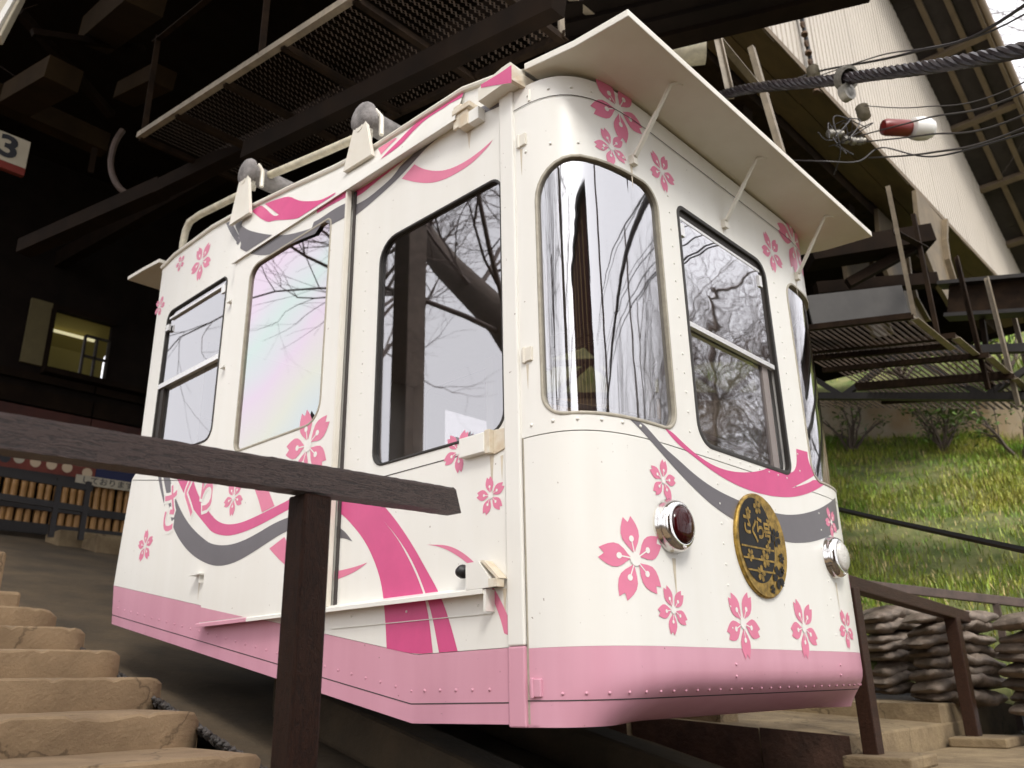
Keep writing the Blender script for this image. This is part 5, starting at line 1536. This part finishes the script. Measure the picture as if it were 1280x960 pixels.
# dark timber canopy edge over the visor
cn = thing('canopy_eave', 'black timber canopy edge overhanging the visor of the car', 'canopy', (2.0, .3, 4.6))
for k in range(4):
    a = Vector((2.01, .25, 4.43)) + Vector((-.17, 0, .015)) * k; b = Vector((2.90, -.87, 4.72)) + Vector((-.17, 0, .015)) * k
    a = a + (a - b) * .55
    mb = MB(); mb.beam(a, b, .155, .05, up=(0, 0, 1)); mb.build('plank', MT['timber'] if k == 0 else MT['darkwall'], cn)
mb = MB(); mb.beam((2.01 - .55 + .25, .25 + .6, 4.48), (2.90 - .4, -.87, 4.80), .10, .14); mb.build('eave_beam', MT['redwall'], cn)
mb = MB(); mb.lathe((2.5, .25, 4.66), (-.6, .8, 0), [(.12, 0), (.12, .9)], 18); g = mb.build('gutter_pipe', MT['tube'], st, smooth=True)
# curved brackets and the beam they land on
for j, y in enumerate((.25, .75, 1.25)):
    mb = MB()
    inner = [(8.60, 5.70), (8.35, 5.30), (8.28, 5.0), (8.38, 4.7), (8.72, 4.50)]
    outer = [(8.15, 4.30), (7.72, 4.50), (7.45, 4.85), (7.46, 5.30), (7.58, 5.72)]
    sh = j * .10
    mb.prism([(x + sh, y, z) for x, z in inner + outer], (0, .05, 0)); mb.prism([(x + sh - .0, y - .06, z) for x, z in inner + [(q[0] - .06, q[1]) for q in reversed(inner)]], (0, .16, 0))
    tag(mb.build('curved_bracket', MT['bracket'], origin=(8, y, 5)), ['front curved brown steel bracket under the gable wall', 'middle curved brown steel bracket under the gable wall', 'rear curved brown steel bracket under the gable wall'][j], 'bracket', 'curved brackets under the gable')
gd = thing('steel_girder', 'heavy dark girder with a wide top flange beneath the curved brackets', 'girder', (6.93, -1, 3.7))
gz = lambda y: 3.93 + .25 * y
mb = MB(); mb.beam((6.93, -2.1, gz(-2.1)), (6.93, .0, gz(0)), .03, .34); mb.build('web', MT['steel'], gd)
for dz_ in (-.19, .19):
    mb = MB(); mb.beam((6.93, -2.1, gz(-2.1) + dz_), (6.93, .05, gz(.05) + dz_), .20, .04); mb.build('flange', MT['steelblack'], gd)
# ------------------------------------------------------------------ mesh catwalks
def mesh_floor(parent, o, ex, ey, nx, ny, w=.013):
    """expanded metal: zigzag strands"""
    mb = MB(); o, ex, ey = Vector(o), Vector(ex), Vector(ey)
    dx_, dy_ = ex / nx, ey / ny
    n = ex.cross(ey).normalized()
    wv = ey.normalized() * w
    for j in range(ny):
        for s in (0, 1):
            for i in range(nx):
                za, zb = (i + s) % 2, (i + 1 + s) % 2
                a = o + dx_ * i + dy_ * (j + .5 * za + .0); b = o + dx_ * (i + 1) + dy_ * (j + .5 * zb)
                mb.add([a, b, b + wv * .9 + n * .008, a + wv * .9 + n * .008], [(0, 1, 2, 3)])
    return mb.build('mesh_floor', MT['mesh'], parent, kind='stuff', fixn=False)
cw1 = thing('catwalk', 'overhead steel mesh catwalk sloping up above the car roof', 'catwalk', (.5, 2.4, 4.35), 'steel mesh catwalks')
cz = lambda y: 3.9 + .187 * y
mesh_floor(cw1, (.06, .5, cz(.5) + .03), (1.0, 0, 0), (0, 3.9, .187 * 3.9), 26, 60, .02)
for x in (.03, .76, 1.06):
    mb = MB(); mb.angle((x, .45, cz(.45)), (x, 4.42, cz(4.42)), .05 if x != .76 else .07, .008); mb.build('edge_angle', MT['steelpale' if x < .1 else 'steel'], cw1)
for y in (.49, 1.28, 2.1, 2.9, 3.7, 4.40):
    mb = MB(); mb.beam((.03, y, cz(y) - .02), (1.06, y, cz(y) - .02), .045, .05); mb.build('cross_bar', MT['steel'], cw1)
for x, y in ((.03, 4.35), (1.04, .49), (.03, 2.4)):
    mb = MB(); mb.angle((x, y, cz(y)), (x, y, cz(y) + 1.05), .05); mb.build('hanger', MT['steelpale' if y < 1 else 'steel'], cw1)
mb = MB(); mb.angle((.03, 4.4, cz(4.4) + 1.03), (.03, .6, cz(.6) + 1.03), .05); mb.build('hand_rail', MT['timberlit' if 0 else 'steel'], cw1)
mb = MB(); mb.angle((1.04, .49, cz(.49) + .42), (1.95, .49, cz(.49) + .42), .05); mb.build('end_rail', MT['steelpale'], cw1)
cw2 = thing('catwalk', 'hanging steel mesh catwalk with pale angle iron frame beside the visor', 'catwalk', (5.2, .2, 3.0), 'steel mesh catwalks')
z2 = lambda y: 3.0 + .187 * y
mesh_floor(cw2, (4.66, -.24, z2(-.24) + .02), (.95, 0, 0), (0, 1.7, .187 * 1.7), 26, 30, .016)
mb = MB(); mb.angle((4.65, -.26, 2.95), (5.62, -.26, 2.95), .06); mb.build('edge_angle', MT['steelpale'], cw2)
mb = MB(); mb.angle((4.65, -.26, z2(-.26)), (4.65, 1.5, z2(1.5)), .05); mb.build('edge_angle', MT['steel'], cw2)
mb = MB(); mb.angle((5.6, -.26, z2(-.26)), (5.6, 1.5, z2(1.5)), .05); mb.build('edge_angle', MT['steel'], cw2)
for x in (4.65, 5.23):
    mb = MB(); mb.angle((x, -.26, 2.95), (x - (.40 if x < 5 else .0), -.26 - (.1 if x < 5 else 0), 3.97 if x < 5 else 4.16), .036, .006, flip=-1); mb.build('hanger', MT['steelpale' if x < 5 else 'steel'], cw2)
mb = MB(); mb.angle((4.60, -.26, 3.74), (5.40, -.26, 3.90), .06); mb.build('end_rail', MT['steel'], cw2)
mb = MB(); mb.beam((4.96, .73, 3.39), (5.56, .04, 3.47), .03, .36); mb.build('toe_board', MT['toe'], cw2)
# lower steps of the catwalk
for i, (x, y, z) in enumerate(((5.45, -.35, 3.0), (6.05, -.45, 2.95), (6.65, -.5, 2.88))):
    c = thing('catwalk_step', ['upper', 'middle', 'lower'][i] + ' mesh step of the hanging steel catwalk', 'catwalk step', (x, y + .5, z), 'mesh steps of the hanging catwalk')
    mesh_floor(c, (x, y, z), (.7, 0, 0), (0, 1.5, .26), 20, 26, .016)
    mb = MB(); mb.angle((x - .02, y, z - .02), (x + .74, y, z - .02), .06); mb.build('front_angle', MT['steelpale'], c)
    for xx_ in (x, x + .7):
        mb = MB(); mb.angle((xx_, y, z - .02), (xx_, y + 1.5, z + .24), .05); mb.build('edge_angle', MT['steel'], c)
    mb = MB(); mb.angle((x + .72, y, z - .35), (x + .60, y, z + 1.0), .05); mb.build('hanger', MT['steelpale' if i else 'steel'], c)
tb = thing('footbridge', 'low black steel lattice footbridge in front of the pale wall', 'footbridge', (7, 1, 3.2))
fz = lambda y: 2.855 + .25 * y
for dz_, h in ((0, .075), (.52, .085)):
    mb = MB(); mb.beam((7, -2.4, fz(-2.4) + dz_), (7, 6, fz(6) + dz_), .10, h); mb.build('chord', MT['steelblack'], tb)
for i in range(11):
    y = -2.3 + .72 * i
    mb = MB(); a, b = ((0, .52) if i % 2 else (.52, 0)); mb.beam((7, y, fz(y) + a), (7, y + .72, fz(y + .72) + b), .06, .06); mb.build('lattice_bar', MT['steelblack'], tb)
mesh_floor(tb, (7.05, -2.3, fz(-2.3) + .05), (.8, 0, 0), (0, 8, 2.0), 24, 110, .02)
for y in (-.6, -.2):
    mb = MB(); mb.angle((7, y, fz(y)), (7, y - .08, fz(y) + 1.2), .06); mb.build('upright', MT['steel'], tb)

# ------------------------------------------------------------------ dark roof frame over the car
tr = thing('roof_truss', 'dark brown timber roof truss above the stairs and the car', 'roof truss', (0, 6, 6.5))
for kind, a, b, w, h in BEAMS:
    if w <= 0 or kind in ('angle', 'hang', 'panel'): continue
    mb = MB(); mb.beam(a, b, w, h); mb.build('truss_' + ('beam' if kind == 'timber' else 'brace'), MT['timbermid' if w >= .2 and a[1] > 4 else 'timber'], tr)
hf = thing('hanger_frame', 'pale angle iron hanger frame above the thick cable', 'steel frame', (2.9, .2, 4.7))
for kind, a, b, w, h in BEAMS:
    if kind != 'angle': continue
    mb = MB(); mb.angle(a, b, w, .008); mb.build('frame_bar', MT['steelpale'], hf)
# curved brace, sign, lamp
mb = MB(); mb.tube(smooth_path([(.62, 6.6, 6.22), (.56, 6.6, 6.0), (.56, 6.6, 5.7), (.66, 6.5, 5.42), (.92, 6.4, 5.3)], 8), .035, 8); tag(mb.build('curved_brace', MT['greyrail'], origin=(.6, 6.6, 5.8), smooth=True), 'thin curved steel brace hanging from the dark truss', 'brace', 'curved braces')
mb = MB(); mb.tube(smooth_path([(-.52, 7.0, 5.25), (-.56, 7.0, 5.0), (-.54, 7.0, 4.8), (-.42, 7.0, 4.6)], 8), .035, 8); tag(mb.build('curved_brace', MT['greyrail'], origin=(-.5, 7, 4.9), smooth=True), 'thin curved brace below the number sign', 'brace', 'curved braces')
sg = thing('number_sign', 'white square sign with a black number three and red lower strip', 'sign', (-.35, 7, 5.62))
mb = MB(); mb.box(-.62, -.165, 7.0, 7.06, 5.52, 5.86); mb.build('board', MT['signwhite'], sg)
mb = MB(); mb.box(-.62, -.165, 6.998, 7.06, 5.43, 5.517); mb.build('red_strip', MT['signred'], sg)
mb = MB(); vs, fs = text_polys('3', .36, .012); mb.add([(-.36 + v[0] * 1.15, 6.996, 5.69 + v[1]) for v in vs], fs); mb.build('lettering', MT['ink'], sg)
fx = thing('lamp_fixture', 'unlit pale strip lamp fixture hanging from the roof', 'lamp', (-1.2, 4, 4.9))
mb = MB(); mb.beam((-1.28, 3.9, 4.62), (-1.16, 4.1, 5.25), .14, .08); mb.build('housing', MT['signwhite'], fx, bevel=.01)
mb = MB(); mb.beam((-1.28, 3.84, 4.66), (-1.16, 4.04, 5.25), .035, .035); mb.build('tube', MT['lampwhite'], fx)

# ------------------------------------------------------------------ rear of the station
bk = thing('rear_station_front', 'dark wooden station front with a small lit window above the bamboo fence', 'building', (2, 12.7, 4.5))
mb = MB()
mb.box(-4, 2.02, 12.7, 12.8, 2.4, 9.3); mb.box(3.05, 13, 12.7, 12.8, 2.4, 9.3); mb.box(2.02, 3.05, 12.7, 12.8, 6.42, 9.3); mb.box(2.02, 3.05, 12.7, 12.8, 2.4, 5.36)
mb.build('wall', MT['darkwall'], bk)
mb = MB(); mb.box(1.66, 2.05, 12.64, 12.70, 5.34, 6.5); mb.build('shutter_panel', MT['oliveshut'], bk)
wn = MB(); wn.box(2.0, 3.08, 12.62, 12.70, 6.40, 6.50); wn.box(2.0, 3.9, 12.5, 12.70, 5.22, 5.32); wn.box(1.99, 2.07, 12.62, 12.7, 5.3, 6.4)
wf = wn.build('window', MT['timber'], bk)
mb = MB(); mb.quad((2.0, 13.6, 5.3), (3.3, 13.6, 5.3), (3.3, 13.6, 6.1), (2.0, 13.6, 6.1)); mb.build('room_wall', MT['litwall'], wf)
mb = MB(); mb.quad((2.0, 13.6, 6.1), (3.3, 13.6, 6.1), (3.3, 12.9, 6.5), (2.0, 12.9, 6.5)); mb.build('room_ceiling', MT['litwall'], wf)
mb = MB(); mb.beam((2.1, 13.2, 6.24), (2.95, 13.2, 6.24), .05, .04); mb.build('tube_lamp', MT['tubelight'], wf)
mb = MB()
for x in (2.62, 2.82, 3.03): mb.box(x - .02, x + .02, 12.66, 12.72, 5.36, 6.1)
for z in (5.70, 6.08): mb.box(2.62, 3.04, 12.66, 12.72, z, z + .035)
mb.build('sash', MT['frame'], wf)
for i, (z0, z1, m) in enumerate(((5.05, 5.18, 'timber'), (4.62, 4.9, 'timber'), (4.2, 4.58, 'redwall'), (3.75, 4.15, 'redwall'))):
    for k in range(5):
        x0 = -3.5 + 3.2 * k
        mb = MB(); mb.box(x0, x0 + 3.18, 12.60 - .02 * i, 12.70, z0, z1); mb.build('board', MT[m], bk)
pb = thing('poster_board', 'long red and blue poster board above the bamboo fence', 'poster board', (2.0, 12.2, 3.7))
mb = MB(); mb.box(-2.0, 2.95, 12.2, 12.26, 3.36, 3.86); mb.build('red_poster', MT['posterred'], pb)
mb = MB(); mb.box(2.955, 4.4, 12.2, 12.26, 3.46, 3.86); mb.build('blue_poster', MT['posterblue'], pb)
for x, z, m in ((1.58, 3.60, 'ink'), (1.78, 3.62, 'signwhite'), (2.02, 3.60, 'postercream'), (2.26, 3.60, 'postercream'), (2.50, 3.59, 'postercream'), (2.82, 3.55, 'postercream')):
    mb = MB(); mb.lathe((x, 12.199, z), (0, -1, 0), [(.085, -.002), (.085, .002)], 16, sx=.95); mb.build('round_print', MT[m], pb)
nt_ = thing('notice_strip', 'white notice strip with Japanese lettering on the fence top', 'notice', (3.0, 12.0, 3.36))
mb = MB(); mb.box(2.55, 3.55, 11.88, 11.90, 3.28, 3.43); mb.build('board', MT['signwhite'], nt_)
vs, fs = text_polys('しております', .125, .002)
mb = MB(); mb.add([(3.05 + v[0] * 1.12, 11.877, 3.355 + v[1]) for v in vs], fs); mb.build('lettering', MT['ink'], nt_)
bf = thing('bamboo_fence', 'tan bamboo pole fence between black rails across the platform', 'fence', (2, 12, 2.6))
random.seed(5)
cane = MB(); cane.lathe((0, 0, 0), (0, 0, 1), [(.052, 0), (.05, .25), (.055, .262), (.05, .28), (.05, .56), (.055, .572), (.05, .6), (.048, .74)], 9)
cme = None
for i in range(46):
    x = -1.2 + .122 * i
    o = cane.build('bamboo_pole', MT['bamboo'], None, smooth=True) if cme is None else bpy.data.objects.new('bamboo_pole', cme)
    if cme is None: cme = o.data
    else: COL.objects.link(o)
    o.parent = bf
    o.location = Vector((x + stars(-.012, .012), 12.0, 2.58 + stars(-.01, .01))) - Vector((2, 12, 2.6))
    o.rotation_euler = (0, R(stars(-1, 1)), stars(0, 6)); s_ = stars(.85, 1.1); o.scale = (s_, s_, 1)
for z0, z1, y in ((3.30, 3.39, 11.93), (2.80, 2.92, 11.92), (2.44, 2.60, 11.92)):
    mb = MB(); mb.box(-1.6, 4.6, y, y + .05, z0, z1); mb.build('rail', MT['lattice'], bf)
br = thing('black_barrier', 'black metal barrier standing in front of the bamboo fence', 'barrier', (2.2, 10.6, 2.3))
for x in (1.9, 2.3):
    mb = MB(); mb.box(x - .035, x + .035, 10.6, 10.66, 2.2, 3.05); mb.build('post', MT['lattice'], br)
for z in (2.98, 2.66): 
    mb = MB(); mb.beam((.2, 10.63, z + .04), (2.36, 10.63, z - .02), .05, .09); mb.build('rail', MT['lattice'], br)
ps = bpy.data.objects.new('platform_steps', None); COL.objects.link(ps); ps.location = (3, 11, 2.4); ORG['platform_steps'] = Vector((3, 11, 2.4)); ps['kind'] = 'structure'
for i in range(5):
    x = 2.2 + .34 * i; y = 11.2 - .55 * i
    mb = MB(); mb.box(x, x + 2.2, y, y + .56, 1.2, 2.42 - .12 * i); mb.build('platform_step', MT['ledge'], ps, bevel=.02)
    mb = MB(); mb.box(x + .45, x + .72, y + .52, y + .555, 2.415 - .12 * i, 2.445 - .12 * i); mb.build('edge_mark', MT['yellow'], ps)

# ------------------------------------------------------------------ cables, wires, signal lamp
path = smooth_path([(2.95, .95, 4.48), (2.51, .14, 4.18), (2.22, -.80, 3.61), (1.51, -1.79, 2.78), (.6, -3.0, 1.9), (-1.0, -5.2, 1.0)], 60)
rp = thing('haul_cable', 'thick black twisted wire cable hanging in front of the gable wall', 'cable', path[60])
for k in range(6):
    pts = []
    for i, p in enumerate(path):
        d = (path[min(i + 1, len(path) - 1)] - path[max(i - 1, 0)]).normalized(); a = d.cross(Vector((0, 0, 1))).normalized(); b = d.cross(a)
        t = i * .42 + k * math.pi / 3
        pts.append(p + (a * math.cos(t) + b * math.sin(t)) * .0235)
    mb = MB(); mb.tube(pts, .0155, 6); mb.build('strand', MT['rope'], rp, smooth=True)
cp = path[120]
d_ = (path[121] - path[119]).normalized()
mb = MB(); mb.lathe(cp - d_ * .02, d_, [(.058, 0), (.075, .0), (.075, .05), (.058, .05), (.058, 0)], 16); mb.lathe(cp + Vector((0, .01, -.10)), (.3, 1, .1), [(.035, -.025), (.055, -.025), (.055, .025), (.035, .025), (.035, -.025)], 14)
tag(mb.build('cable_clamp', MT['zinc'], origin=cp, smooth=True), 'grey metal ring clamp round the thick twisted cable', 'clamp')
def wire(pts, r, label, group='thin overhead wires', m='wire'):
    p = smooth_path(pts, 14); mb = MB(); mb.tube(p, r, 5, cap=False)
    tag(mb.build('wire', MT[m], origin=p[0]), label, 'wire', group)
wire([(3.9, .1, 5.12), (3.83, -.15, 5.02), (2.6, -1.1, 3.86), (1.67, -1.81, 3.12), (.2, -3.3, 2.6)], .009, 'highest thin wire running from the upper insulator')
wire([(3.9, .05, 5.06), (3.0, -.8, 4.26), (1.68, -1.80, 3.08), (.2, -3.2, 2.5)], .005, 'thin wire sagging just under the highest wire')
wire([(3.96, -.38, 4.60), (3.0, -1.0, 3.72), (1.76, -1.72, 2.78), (.3, -3.0, 2.1)], .004, 'thin wire leaving the lower insulator')
wire([(4.1, -.2, 4.45), (3.0, -1.02, 3.62), (1.76, -1.72, 2.73), (.3, -3.0, 2.0)], .006, 'wire passing above the red lamp')
wire([(4.1, -.3, 4.36), (3.0, -1.0, 3.50), (1.79, -1.68, 2.63), (.3, -3.0, 1.9)], .006, 'greenish wire touching the top of the red lamp')
wire([(4.1, -.3, 4.20), (3.0, -1.0, 3.36), (1.80, -1.68, 2.57), (.3, -3.0, 1.8)], .007, 'wire running below the red lamp')
wire([(3.75, .3, 4.3), (3.6, -.1, 4.02), (3.8, -.3, 4.02), (3.95, -.45, 4.15), (3.0, -1.0, 3.33), (1.8, -1.69, 2.54)], .006, 'slack looped wire under the cluster of connectors')
for k in range(7):
    random.seed(60 + k)
    p = Vector((3.85, -.2, 4.28)); mb = MB()
    pts = [p + Vector((stars(-.28, .25), stars(-.2, .2), stars(-.18, .2))) for _ in range(4)]
    mb.tube(smooth_path(pts, 8), .005, 5); tag(mb.build('jumper_wire', MT['wire'], origin=pts[0]), 'short tangled jumper wire in the cluster beside the red lamp', 'wire', 'tangled jumper wires')
for k in range(5):
    p = Vector((3.70 + .075 * k, -.17 - .03 * k, 4.30 + .02 * math.sin(k * 2))); mb = MB(); mb.lathe(p, (.8, -.5, .2), [(.0, -.04), (.03, -.035), (.036, 0), (.02, .02), (.028, .035), (0, .05)], 10)
    tag(mb.build('connector', MT['zinc'], origin=p, smooth=True), 'small shiny metal connector in the wire cluster beside the red lamp', 'connector', 'metal wire connectors')
def insulator(p, ax, label):
    mb = MB(); pr = []
    for k in range(4): pr += [(.03, .035 * k), (.055, .035 * k + .012), (.03, .035 * k + .026)]
    mb.lathe(p, ax, pr + [(.02, .15)], 14); tag(mb.build('insulator', MT['porc'], origin=p, smooth=True), label, 'insulator', 'porcelain insulators')
insulator((3.88, -.05, 5.02), (.1, .1, 1), 'upper ribbed insulator on the gable wall wires')
insulator((3.98, -.36, 4.50), (.1, .1, 1), 'lower ribbed insulator above the wire cluster')
ml = thing('warning_lamp', 'red lamp housing with a milky white glass dome among the wires', 'lamp', (4.05, -.7, 4.25))
a, b = Vector((4.13, -.44, 4.43)), Vector((3.97, -.93, 4.09))
ax = (b - a).normalized(); L_ = (b - a).length
side_ = Vector((.72, -.68, -.02)).normalized()
c0 = Vector((4.10, -.46, 4.42))
mb = MB(); mb.lathe(c0, side_, [(.0, -.02), (.060, -.01), (.070, .02), (.070, .20), (.055, .225)], 18); mb.build('housing', MT['lampred'], ml, smooth=True)
mb = MB(); mb.lathe(c0 + side_ * .225, side_, [(.055, 0), (.09, .02), (.100, .08), (.095, .14), (.072, .185), (.035, .205), (0, .21)], 20); mb.build('dome', MT['lampwhite'], ml, smooth=True)
chn = thing('chain', 'rusty hanging chain against the cream siding', 'chain', (4.6, .24, 6.2))
for k in range(14):
    ch_ = MB(); ch_.lathe((4.58 + .01 * k, .24, 6.95 - .11 * k), (.15, 0, 1) if k % 2 else (0, 1, .2), [(.02, -.012), (.034, -.012), (.034, .012), (.02, .012), (.02, -.012)], 10)
    ch_.build('chain_link', MT['chainrust'], chn)
cd = thing('conduit', 'dark pipe running down the cream siding beside the chain', 'pipe', (4.55, .26, 7)); mb = MB(); mb.tube([(4.50, .25, 8.6), (4.62, .25, 6.9), (4.74, .25, 5.8)], .022, 8); mb.build('pipe', MT['black'], cd)
wire([(4.6, 1.2, 1.72), (4.17, .38, 1.355), (2.95, -1.04, .77), (1.5, -2.7, .1)], .020, 'thick black cable slanting past the headlamp over the grass', 'thick black cables', 'black')
